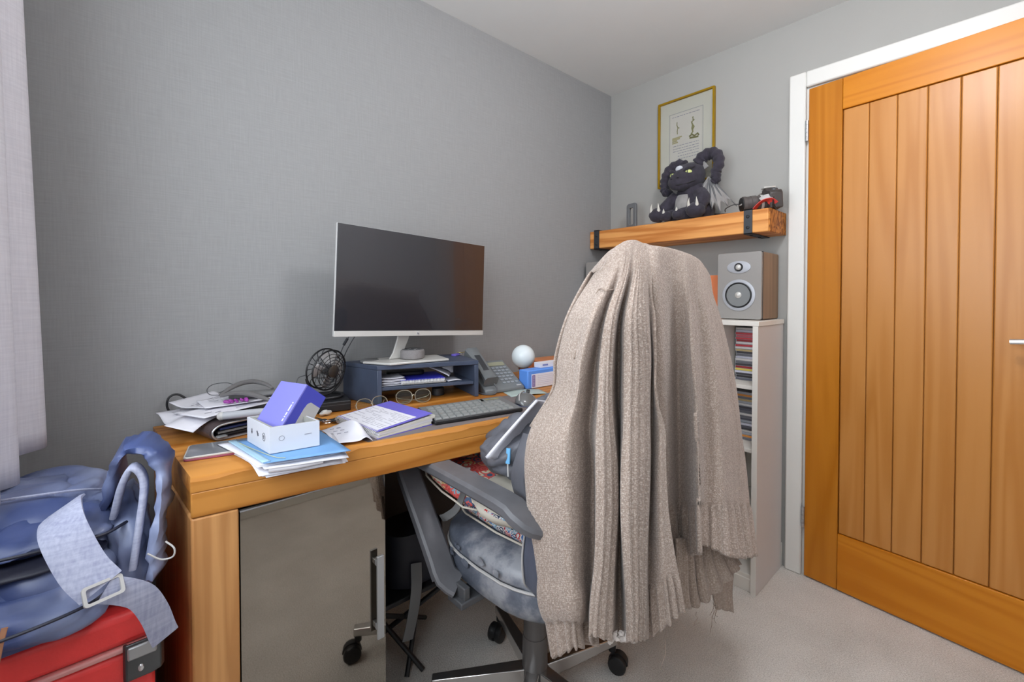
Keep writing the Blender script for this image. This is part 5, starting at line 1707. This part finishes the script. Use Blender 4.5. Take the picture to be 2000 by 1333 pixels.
# left half: wrap one column round towards the front of the chair
roll = lambda c: [c[0] + V(0, .030, -.004), c[0] + V(0, .014, .003)] + c
A = [[c[0] + V(.030 * max(0, 1 - k / 5), .026 * min(1, .3 + k / 5), -.006), c[0] + V(.012 * max(0, 1 - k / 5), .012, .001)] + c for k, c in enumerate(A)]
Bc = [roll(c) for c in Bc]
wrap = [p + V(.012, .022 if p.z > .7 else .012, 0) for p in A[0]]
wrap2 = [p + V(.05, .036 if p.z > .7 else .016, 0) for p in A[0]]
Aw = [wrap2, wrap] + A
nA = len(Aw) - 1
def dA(u, v):
    c = u * nA - 2
    d = .0
    for a, b_, n in ((4, 5, 3), (7, 8, 4)):
        if a - .1 < c < b_ + .1:
            d += .0034 * math.cos(2 * PI * (c - a) * n)
    if c < 3.2 and v > .93:
        d += (.0054 * rib(interp(WA, c), 17) - .009) * min(1, (v - .93) / .008)
    if c < 3.2 and .86 < v <= .93:
        d += .006 * math.sin(PI * (v - .86) / .07)
    if c > 8.7 and v > .875:
        d += .0058 * rib(interp(WA, c), 15) * min(1, (v - .875) / .012) - .001
    d += .0007 * math.sin(c * 23 + 3 * math.sin(v * 9)) * (1 if c < 3.5 else .4)
    d += .004 * noise.noise(Vector((c * .9, v * 5, 1)))
    return d * min(1, max(0, (v - .16) / .14))
q = B(); sheet(q, Aw, 11, 12, dA); wp('left_front', q, M['knit'], cg, solid=.005, smooth=3)
wr = [p + V(.012, .03, 0) for p in Bc[-1]]
wr2 = [p + V(.0, .075, 0) for p in Bc[-1]]
Bw = Bc + [wr, wr2]
nB = len(Bw) - 1
def dB(u, v):
    c = u * nB
    d = .0005 * math.sin(c * 14)
    if v > .885:
        d += .0060 * rib(interp(WB, c), 14.5) * min(1, (v - .885) / .012) - .001
    if 3.0 < c < 5 and v < .885:
        d += .0012 * math.sin(2 * PI * c * 4)
    return (d + .004 * noise.noise(Vector((c * .9, v * 5, 4)))) * min(1, max(0, (v - .16) / .12))
q = B(); sheet(q, Bw, 11, 14, dB); wp('back_panel', q, M['knit'], cg, solid=.005, smooth=3)
q = B(); sheet(q, Cc, 14, 8, lambda u, v: .006 * math.sin(2 * PI * u * 7)); wp('inner_hem', q, M['knit_rib'], cg, solid=.005, smooth=3)
q = B(); sheet(q, Dc, 14, 8, lambda u, v: .003 * math.sin(2 * PI * u * 3)); wp('inner_sleeve', q, M['knit_rib'], cg, solid=.005, smooth=3)
# over the top and down the front of the backrest
crest = [c[2] for c in (A[0], A[2], A[4], A[7], A[9], Bc[1], Bc[2], Bc[4], Bc[6], Bc[8], Bc[9])]
nc = len(crest) - 1
cols = []
for k, p in enumerate(crest):
    f = k / nc
    bul = math.sin(PI * min(max(f * .92 + .04, 0), 1)) ** .6
    col = [p + V(0, .008, -.005), p + V(0, .024, -.008)]
    for j, yf in ((1, -.905), (2, -.872), (3, -.85), (4, -.838), (5, -.83)):
        a_, b2 = A[0][j + 2] + V(.010, .02, 0), Bc[-1][j + 2] + V(-.004, .04, 0)
        e = a_.lerp(b2, f)
        e.z = e.z + (p.z - a_.lerp(b2, f).z) * (.55 if j == 1 else .0)
        e.y = e.y + (yf - e.y) * bul
        col.append(e)
    cols.append(col)
q = B(); sheet(q, cols, 6, 6, lambda u, v: .003 * noise.noise(Vector((u * 9, v * 4, 7)))); wp('collar_and_front', q, M['knit'], cg, solid=.004, smooth=3)
# seam lines and loose threads
q = B(); tube(q, cr([A[1][5] + V(-.004, -.004, 0)] + [A[k][4].lerp(A[k][3], .55 + .02 * k) + V(-.005, -.006, 0) for k in (1, 2, 3)], 5), .0016, 5); wp('shoulder_seam', q, M['knit_rib'], cg)
rt = random.Random(9)
for x, y, z in ((-1.00, -1.035, .385), (-.975, -1.03, .385), (-.985, -1.025, .36), (-.96, -1.02, .36), (-.93, -1.0, .33), (-1.12, -1.045, .42), (-1.23, -1.03, .405)):
    l = rt.uniform(.02, .075)
    q = B()
    tube(q, cr([V(x + rt.uniform(-.006, .006) * k, y, z - l * k / 4) for k in range(5)], 4), .0007, 4)
    wp('loose_thread', q, M['knit_rib'], cg)
q = B()
for k in range(7):
    ell(q, A[5][-1].lerp(A[8][-1], .15 + .1 * k) + V(0, .012, -.002 + .008 * (k % 2)), (.006, .005, .008), (k, k * 2, 0), 8, 6)
wrinkle(q, .008, 120); wp('wool_fluff', q, plain('white_fluff', S(206, 198, 192), 1, sheen=.3), cg)

# ================================================================ red case and navy rucksack
M['red_vinyl'] = plain('red_vinyl', S(232, 62, 60), .35, var=.08, vs=20, bump=.15, bs=300)
M['red_trim'] = plain('pink_trim', S(216, 150, 146), .4, var=.04)
rc = thing('red_case', 'bright red vinyl trunk with a steel corner clasp beside the desk', 'trunk', (-2.2, -.5, 0))
CZ = .592
q = B(); bx(q, (-2.343, -.499, .005), (-2.060, -.07, .525)); wp('body', q, M['red_vinyl'], rc, bevel=.012, bseg=3)
q = B(); bx(q, (-2.343, -.499, .5355), (-2.060, -.07, CZ)); wp('lid', q, M['red_vinyl'], rc, bevel=.012, bseg=3)
q = B(); bx(q, (-2.345, -.5015, .5255), (-2.0575, -.068, .535)); wp('trim_band', q, M['red_trim'], rc, bevel=.003)
q = B()
loft(q, [[V(x, y, z) for z in (.478, .486, .534, .542) for x, y in (((px_, py_),))] for px_, py_ in ((-2.102, -.5035), (-2.098, -.509), (-2.066, -.5095), (-2.054, -.506), (-2.050, -.498), (-2.0495, -.47))], closed=False, caps=False)
cl = wp('corner_clasp', q, plain('gunmetal', S(92, 94, 96), .3, .85, var=.1), rc, solid=.006, off=0, bevel=.002)
q = B(); bx(q, (-2.098, -.516, .515), (-2.058, -.510, .538)); wp('latch_plate', q, M['alu'], cl, bevel=.004)
q = B(); ell(q, (-2.080, -.511, .495), (.005, .004, .007)); wp('rivet', q, M['chrome'], cl)

nv = thing('navy_rucksack', 'blue nylon rucksack with pale straps lying on the red trunk', 'rucksack', (-2.2, -.3, CZ + .001))
m, nt, b, N, L = nodes('blue_nylon')
v = _coord(nt)
n1 = N('ShaderNodeTexNoise'); n1.inputs['Scale'].default_value = 5; n1.inputs['Detail'].default_value = 2
L(v, n1.inputs['Vector'])
r = N('ShaderNodeValToRGB')
r.color_ramp.elements[0].position = .42; r.color_ramp.elements[0].color = S(66, 80, 126)
r.color_ramp.elements[1].position = .58; r.color_ramp.elements[1].color = S(138, 148, 180)  # pale end paints the nylon's bright sheen into its colour
L(n1.outputs['Fac'], r.inputs['Fac']); L(r.outputs['Color'], b.inputs['Base Color'])
b.inputs['Roughness'].default_value = .38
M['nylon'] = m
M['nylon_dark'] = plain('dark_navy_nylon', S(32, 34, 52), .5, var=.2)
M['strap_pale'] = weave('pale_strap_webbing', S(178, 182, 202), S(150, 154, 180), 220, bump=.3)
def softloft(secs, n=40, pw=.8, amp=.012, sc=14, ridge=.01, seed=0, sub=4, axis='z'):
    loops = []
    for z, cx, cy, rx, ry in secs:
        L_ = []
        for k in range(n):
            a = 2 * PI * k / n
            c_, s_ = math.cos(a), math.sin(a)
            u_, w_ = cx + rx * (abs(c_) ** pw) * (1 if c_ > 0 else -1), cy + ry * (abs(s_) ** pw) * (1 if s_ > 0 else -1)
            L_.append(V(u_, w_, z) if axis == 'z' else V(u_, z, w_))
        loops.append(L_)
    fine = [cr([l[i] for l in loops], sub) for i in range(n)]
    g = B()
    loft(g, [[fine[i][j] for i in range(n)] for j in range(len(fine[0]))])
    g.normal_update()
    for x in g.verts:
        p = V((x.co.x + .5 * x.co.z) * sc * .45 + seed, x.co.y * sc + seed * 2, (x.co.z - .3 * x.co.x) * sc * 1.5)
        x.co += x.normal * (amp * noise.noise(p) - ridge * (1 - abs(noise.noise(p * 1.9))) ** 4)
    return g
q = softloft([(.598, -2.205, -.29, .10, .17), (.604, -2.205, -.295, .125, .20), (.63, -2.208, -.30, .135, .215), (.67, -2.21, -.295, .135, .205), (.71, -2.212, -.28, .128, .185), (.745, -2.215, -.26, .115, .15), (.772, -2.22, -.245, .09, .11), (.785, -2.22, -.24, .04, .05)], amp=.010, sc=9, ridge=.018, seed=3, n=90, sub=8)
wp('main_body', q, M['nylon'], nv, smooth=1.6)
q = softloft([(.597, -2.225, -.475, .07, .025), (.604, -2.22, -.485, .10, .045), (.625, -2.22, -.49, .108, .052), (.65, -2.225, -.485, .104, .046), (.672, -2.23, -.475, .085, .03), (.68, -2.23, -.47, .04, .012)], amp=.008, sc=16, ridge=.012, seed=8)
wp('front_pocket', q, M['nylon'], nv, smooth=1.6)
q = softloft([(.690, -2.215, -.44, .06, .02), (.695, -2.21, -.445, .085, .04), (.705, -2.21, -.44, .09, .045), (.713, -2.21, -.43, .07, .03)], amp=.004, sc=20, ridge=.004, seed=2)
wp('open_pocket', q, M['nylon_dark'], nv, smooth=1.6)
q = softloft([(.715, -2.215, -.40, .07, .03), (.72, -2.212, -.41, .10, .055), (.735, -2.212, -.395, .105, .06), (.752, -2.215, -.37, .09, .05), (.76, -2.215, -.36, .05, .02)], amp=.007, sc=18, ridge=.012, seed=5)
wp('top_flap', q, M['nylon'], nv, smooth=1.6)
q = softloft([(.60, -2.09, -.40, .03, .05), (.62, -2.085, -.41, .035, .07), (.68, -2.09, -.40, .036, .07), (.74, -2.095, -.37, .034, .06), (.775, -2.10, -.35, .02, .03)], amp=.008, sc=20, ridge=.014, seed=9)
wp('side_body', q, M['nylon'], nv, smooth=1.6)
def seam(pts, r, m, nm):
    g = B(); tube(g, cr(pts, 6), r, 6); wp(nm, g, m, nv)
seam([(-2.345, -.455, .742), (-2.27, -.475, .735), (-2.20, -.478, .732), (-2.13, -.468, .728), (-2.095, -.44, .73)], .0028, M['nylon_dark'], 'flap_piping')
seam([(-2.335, -.53, .632), (-2.27, -.546, .642), (-2.20, -.548, .646), (-2.14, -.535, .65), (-2.11, -.51, .66)], .0026, M['nylon_dark'], 'pocket_zip')
seam([(-2.30, -.33, .785), (-2.22, -.35, .785), (-2.16, -.34, .775), (-2.12, -.31, .755)], .0026, M['strap_pale'], 'body_piping')
q = B(); strap(q, [(-2.118, -.36, .735), (-2.112, -.385, .80), (-2.098, -.40, .850), (-2.075, -.41, .865), (-2.052, -.42, .855), (-2.040, -.43, .82), (-2.043, -.445, .76), (-2.052, -.46, .69), (-2.058, -.47, .63)], .085, .020, (.25, 1, .1))
q.normal_update()
for x in q.verts:
    x.co += x.normal * (.010 * noise.noise(x.co * 34) - .006 * (1 - abs(noise.noise(x.co * 50))) ** 4)
wp('padded_strap', q, M['nylon'], nv, smooth=1.0)
q = B(); strap(q, [(-2.112, -.42, .74), (-2.100, -.435, .80), (-2.085, -.445, .83), (-2.070, -.45, .80), (-2.078, -.47, .73), (-2.088, -.485, .66)], .03, .010, (.2, 1, 0)); wp('strap_edge', q, M['strap_pale'], nv, smooth=1.0)
q = B(); strap(q, [(-2.175, -.42, .775), (-2.178, -.468, .782), (-2.172, -.512, .765), (-2.150, -.545, .715), (-2.128, -.562, .682)], .058, .007, (.75, .2, .45)); wp('pale_strap', q, M['strap_pale'], nv, smooth=1.0)
q = B(); strap(q, [(-2.124, -.560, .676), (-2.10, -.560, .662), (-2.078, -.555, .640), (-2.062, -.545, .600), (-2.052, -.535, .560), (-2.047, -.53, .542)], .040, .003, (.7, .1, .7)); wp('webbing', q, M['strap_pale'], nv, smooth=1.0)
q = B(); ringprism(q, rrect(.050, .030, .005), rrect(.041, .021, .003), .005, T((-2.126, -.566, .678), (PI / 2 - .5, .0, .3)) ); wp('buckle', q, M['lgrey_pl'], nv)
q = B(); tube(q, cr([(-2.07, -.53, .70), (-2.052, -.535, .685), (-2.036, -.54, .686), (-2.034, -.54, .70), (-2.045, -.53, .712)], 6), .0015, 6); wp('elastic_loop', q, M['lgrey_pl'], nv)
q = B(); strap(q, [(-2.232, -.545, .66), (-2.236, -.548, .64), (-2.24, -.545, .615), (-2.243, -.54, .602)], .007, .003, (1, 0, 0)); wp('zip_puller', q, plain('tan_cord', S(170, 120, 90), .6), nv)
# ================================================================ on the beam shelf
SZ = 1.4945
# local frame for things on the shelf: a = to the right in view (-y), b = up, c = towards the room (-x)
def LF(x0, y0, z0=SZ):
    return Matrix(((0, 0, -1, x0), (-1, 0, 0, y0), (0, 1, 0, z0), (0, 0, 0, 1)))
M['plush'] = plain('black_plush', S(48, 44, 54), .95, var=.3, vs=40, bump=.4, bs=300, sheen=.12)
M['plush_grey'] = plain('grey_plush', S(140, 137, 135), .9, var=.12, vs=30, bump=.2, bs=300, sheen=.3)
M['claw'] = plain('pale_claw_felt', S(200, 196, 186), .8, var=.06)
pd = thing('plush_dragon', 'black plush dragon with curled horns and grey wings sitting on the beam shelf', 'plush toy', (-.10, -.528, SZ))
F = LF(-.10, -.528)
HS = Matrix.Translation((-.004, .200, .02)) @ Matrix.Scale(1.12, 4) @ Matrix.Translation((.004, -.205, -.02))
def pw(nm, g, m, **k):
    if nm in ('head', 'mouth_line', 'brow_patch', 'nostril', 'eye', 'pupil', 'brow', 'ear'):
        g.transform(HS)
    g.transform(F)
    return wp(nm, g, m, k.pop('par', pd), **k)
q = B()
loops = []
for b_, ra, rc_, c0 in ((.001, .07, .055, .0), (.012, .095, .068, .0), (.045, .102, .072, .002), (.085, .094, .064, .004), (.12, .078, .052, .006), (.15, .062, .046, .01), (.175, .05, .04, .014)):
    loops.append([V(ra * math.cos(a), b_, c0 + rc_ * math.sin(a)) for a in [2 * PI * k / 28 for k in range(28)]])
loft(q, [[p for p in l] for l in loops]); wrinkle(q, .004, 30)
pw('body', q, M['plush'], smooth=1.6)
q = B()
loops = []
for t_, ra, rb, cc, bb_ in ((0, .012, .010, -.045, .215), (.1, .052, .048, -.03, .214), (.3, .068, .060, 0, .210), (.5, .064, .056, .03, .203), (.7, .050, .042, .055, .190), (.9, .038, .030, .075, .180), (1, .012, .01, .084, .178)):
    loops.append([V(-.008 - .25 * max(cc, 0) + ra * math.cos(a), bb_ + rb * math.sin(a), cc + .012) for a in [2 * PI * k / 24 for k in range(24)]])
loft(q, loops); wrinkle(q, .004, 30)
hd = pw('head', q, M['plush'], smooth=1.6)
q = B(); tube(q, cr([V(-.06, .185, .062), V(-.04, .172, .088), V(-.016, .166, .093), V(.012, .170, .080), V(.035, .180, .058)], 5), .0022, 6); pw('mouth_line', q, M['black_pl'], par=hd)
for na in (-.034, -.006):
    q = B(); ell(q, (na - .012, .196, .094), (.0045, .003, .003), None, 10, 6); pw('nostril', q, M['black_pl'], par=hd)
q = B(); ell(q, (-.030, .240, .060), (.016, .012, .008), (0.5, 0, .3)); pw('brow_patch', q, plain('silver_patch', S(196, 198, 204), .5, var=.15), par=hd)
for a, c, s in ((.013, .064, 1), (-.056, .062, -1)):
    q = B(); ell(q, (a, .218, c), (.0145, .0105, .010), (0, s * .35, s * -.35)); ey = pw('eye', q, plain('yellow_green_eye', S(196, 204, 130), .25), par=hd)
    q = B(); ell(q, (a - .001, .218, c + .0085), (.0024, .0085, .0028), (0, s * .5, 0), 8, 6); pw('pupil', q, M['black_pl'], par=hd)
    q = B(); tube(q, cr([V(a - s * .020, .222, c + .004), V(a, .231, c + .008), V(a + s * .020, .240, c - .012)], 4), [.004, .0055, .006, .0065, .0065, .006, .0055, .004, .003], 8); pw('brow', q, M['plush'], par=hd)
for pts, nm in (([(.026, .262, .0), (.05, .288, .0), (.088, .296, .0), (.116, .276, .005), (.124, .238, .012), (.114, .200, .018), (.118, .172, .022), (.106, .158, .02)], 1), ([(-.040, .262, .0), (-.072, .274, .0), (-.106, .258, .008), (-.124, .226, .014), (-.128, .190, .018), (-.126, .160, .022), (-.112, .148, .026), (-.100, .160, .028)], 2)):
    q = B()
    P = cr(pts, 6)
    n_ = len(P) - 1
    tube(q, P, [(.029 * (1 - .38 * i / n_)) * (1 + .11 * math.sin(i * 1.57)) for i in range(n_ + 1)], 12)
    pw('horn', q, M['plush'], smooth=1.4)
for pts in (((.028, .246, .0), (.052, .262, .012), (.07, .238, .01), (.045, .226, .012)), ((-.082, .222, .0), (-.118, .205, .022), (-.135, .178, .02), (-.088, .190, .018))):
    q = B(); sheet(q, [[pts[0], pts[3]], [V(*pts[1]).lerp(V(*pts[0]), .3), V(*pts[2]).lerp(V(*pts[3]), .3)], [pts[1], pts[2]]], 4, 3); pw('ear', q, M['plush_grey'], solid=.006, off=0, smooth=3)
q = B(); sheet(q, [[(-.05 + .02 * u, .118 - .034 * v, .072 + .016 * math.sin(PI * v / 3) - .012 * abs(u - 1.5)) for v in range(4)] for u in range(4)], 4, 4); pw('belly_patch', q, M['plush_grey'], solid=.004, smooth=3)
for a, c, s in ((.055, .085, 1), (-.128, .085, -1), (-.085, .09, -1), (-.02, .092, 1)):
    big = s > 0 and a > 0 or a < -.12
    q = B()
    r_ = .036 if big else .025
    ell(q, (a, r_ * .95 + .001, c), (r_ * 1.15, r_ * .95, r_ * 1.1), None, 18, 12); wrinkle(q, .003, 60)
    ft = pw('paw', q, M['plush'], smooth=1.6)
    for k in ((-1, 1) if big else (0,)):
        q = B()
        h = .045 if big else .028
        tube(q, cr([V(a + k * .017, r_ * 1.2, c + r_ * .6), V(a + k * .019, r_ * 1.2 + h * .5, c + r_ * .75), V(a + k * .016, r_ * 1.2 + h, c + r_ * .72)], 4), [.010 * (1 - i / 8.4) for i in range(9)], 10); pw('claw', q, M['claw'], par=ft)
for pts, w0, w1 in (([(.05, .115, .03), (.075, .085, .055), (.06, .045, .082)], .034, .028), ([(-.06, .115, .03), (-.09, .085, .05), (-.112, .05, .08)], .034, .027), ([(-.06, .03, .03), (-.085, .03, .055), (-.085, .025, .085)], .034, .024), ([(.02, .03, .045), (.0, .03, .07), (-.02, .025, .09)], .034, .024)):
    q = B(); P = cr(pts, 5); tube(q, P, [w0 + (w1 - w0) * i / (len(P) - 1) for i in range(len(P))], 12); pw('limb', q, M['plush'], smooth=1.6)
def wing(root, apex, tips, m_):
    """bat wing: bones from the apex to the tips, membrane sagging between"""
    cols = []
    root, apex = V(*root), V(*apex)
    tips = [V(*x) for x in tips]
    rim = [root]
    for i, t_ in enumerate(tips):
        if i:
            md = tips[i - 1].lerp(t_, .5).lerp(apex, .22)
            rim.append(md)
        rim.append(t_)
    for t_ in rim:
        cols.append([apex, apex.lerp(t_, .35) + V(0, 0, .004), apex.lerp(t_, .7) + V(0, 0, .005), t_])
    g = B(); sheet(g, cols, 4, 4)
    w = pw('wing', g, m_, solid=.003, off=0, smooth=3)
    for t_ in tips:
        g = B(); tube(g, [apex, apex.lerp(t_, .5) + V(0, .001, .005), t_ + V(0, -.006, .002)], [.005, .004, .0015], 8); pw('wing_bone', g, M['dgrey_pl'], par=w)
    g = B(); tube(g, [root, apex + V(-.002, .004, 0)], [.009, .006], 8); pw('wing_arm', g, M['plush_grey'], par=w)
wing((.05, .14, .01), (.092, .178, .03), [(.080, .045, .045), (.112, .040, .045), (.146, .020, .042), (.168, .048, .02), (.195, .048, -.01)], M['plush_grey'])
wing((-.055, .13, -.01), (-.098, .155, .01), [(-.09, .06, .03), (-.125, .05, .03), (-.155, .07, .01)], M['plush_grey'])
q = B(); P = cr([V(.04, .02, -.05), V(.10, .018, -.06), (.15, .016, -.04), (.175, .014, -.01)], 5); tube(q, P, [.018 * (1 - .85 * i / (len(P) - 1)) for i in range(len(P))], 10); pw('tail', q, M['plush'], smooth=1.4)

# upright slotted steel plate
t = thing('slotted_plate', 'dark steel plate with a tall slot standing on the shelf near the corner', 'ornament', (-.10, -.203, SZ), math.radians(-14))
q = B(); ringprism(q, rrect(.068, .135, .016, 5, 0, .0675), rrect(.030, .086, .008, 5, 0, .068), .013, Matrix(((0, 0, -1, .0065), (-1, 0, 0, 0), (0, 1, 0, 0), (0, 0, 0, 1)))); obj('plate', q, plain('grey_steel', S(112, 114, 116), .5, .1, var=.08), t, bevel=.002)

# camera lying with its lens towards the dragon
dc = thing('camera_slr', 'black camera with capped lens and red and white strap on the shelf end', 'camera', (-.098, -.815, SZ))
la = V(-.62, .78, -.06).normalized()
side = V(.78, .62, 0)
up_ = la.cross(side) * -1
bo = V(-.090, -.838, SZ + .050)
Mb = Matrix(((side.x, la.x, up_.x, bo.x), (side.y, la.y, up_.y, bo.y), (side.z, la.z, up_.z, bo.z), (0, 0, 0, 1)))   # x side, y lens axis, z up
def cw(nm, g, m, par=None, **k):
    g.transform(Mb); return wp(nm, g, m, par or dc, **k)
M['cam_black'] = plain('camera_black', S(66, 60, 58), .4, var=.15, bump=.2, bs=400)
q = B(); prism(q, [(-.062, -.043), (.062, -.043), (.064, .018), (.052, .030), (.026, .034), (.018, .046), (-.018, .046), (-.026, .034), (-.056, .030), (-.064, .018)], .048, Matrix(((1, 0, 0, 0), (0, 0, 1, -.040), (0, 1, 0, 0), (0, 0, 0, 1)))); cw('body', q, M['cam_black'], bevel=.004)
q = B(); bx(q, (-.018, -.034, .0465), (.018, .012, .054)); cw('flash_housing', q, M['silver_pl'], bevel=.003)
q = B(); bx(q, (.022, -.020, .034), (.050, .009, .040)); cw('top_plate', q, M['silver_pl'], bevel=.002)
q = B(); lathe(q, [(.010, 0), (.010, .008), (.008, .009), (.001, .009)], (-.042, -.016, .030), None, 18); cw('mode_dial', q, M['dgrey_pl'])
Rl = Euler((-PI / 2, 0, 0)).to_matrix()
q = B(); lathe(q, [(.033, .008), (.034, .012), (.034, .03), (.0315, .032), (.0315, .04), (.0335, .042), (.0335, .062), (.031, .064), (.031, .078), (.0325, .08), (.0325, .092), (.030, .094), (.001, .094)], (0, 0, -.010), Rl, 32); ln = cw('lens', q, plain('lens_barrel', S(82, 76, 74), .45, var=.05))
q = B(); lathe(q, [(.0342, .018), (.0348, .020), (.0348, .026), (.0342, .028)], (0, 0, -.010), Rl, 32); cw('focus_ring', q, M['silver_pl'], ln)
q = B(); lathe(q, [(.029, .0942), (.029, .098), (.027, .099), (.001, .099)], (0, 0, -.010), Rl, 32); cap = cw('lens_cap', q, M['black_pl'], ln)
q = B()
for k in range(5):
    bx(q, (-.015 + .006 * k, .0991, -.013), (-.0108 + .006 * k, .0996, -.0075))
cw('cap_lettering', q, M['lgrey_pl'], ln, smooth=0)
q = B(); strap(q, [(-.13, -.884, SZ + .022), (-.148, -.868, SZ + .038), (-.155, -.848, SZ + .036), (-.158, -.828, SZ + .020), (-.158, -.815, SZ + .005)], .003, .030, (0, .5, .9)); wp('strap', q, plain('red_strap', S(206, 66, 60), .6), dc)
q = B(); strap(q, [(-.12, -.884, SZ + .044), (-.135, -.872, SZ + .056), (-.145, -.852, SZ + .054), (-.150, -.836, SZ + .044)], .022, .003, (.5, .3, .8)); wp('strap_panel', q, M['lgrey_pl'], dc)
q = B(); strap(q, [(-.10, -.872, SZ + .075), (-.13, -.880, SZ + .05), (-.15, -.884, SZ + .02), (-.12, -.884, SZ + .006)], .012, .004, (1, 0, 0)); wp('strap_tail', q, M['black_pl'], dc)
q = B(); tube(q, cr([V(-.13, -.775, SZ + .03), V(-.15, -.74, SZ + .04), V(-.15, -.70, SZ + .028), V(-.12, -.685, SZ + .02)], 5), .0018, 6); wp('cap_cord', q, M['black_pl'], dc)
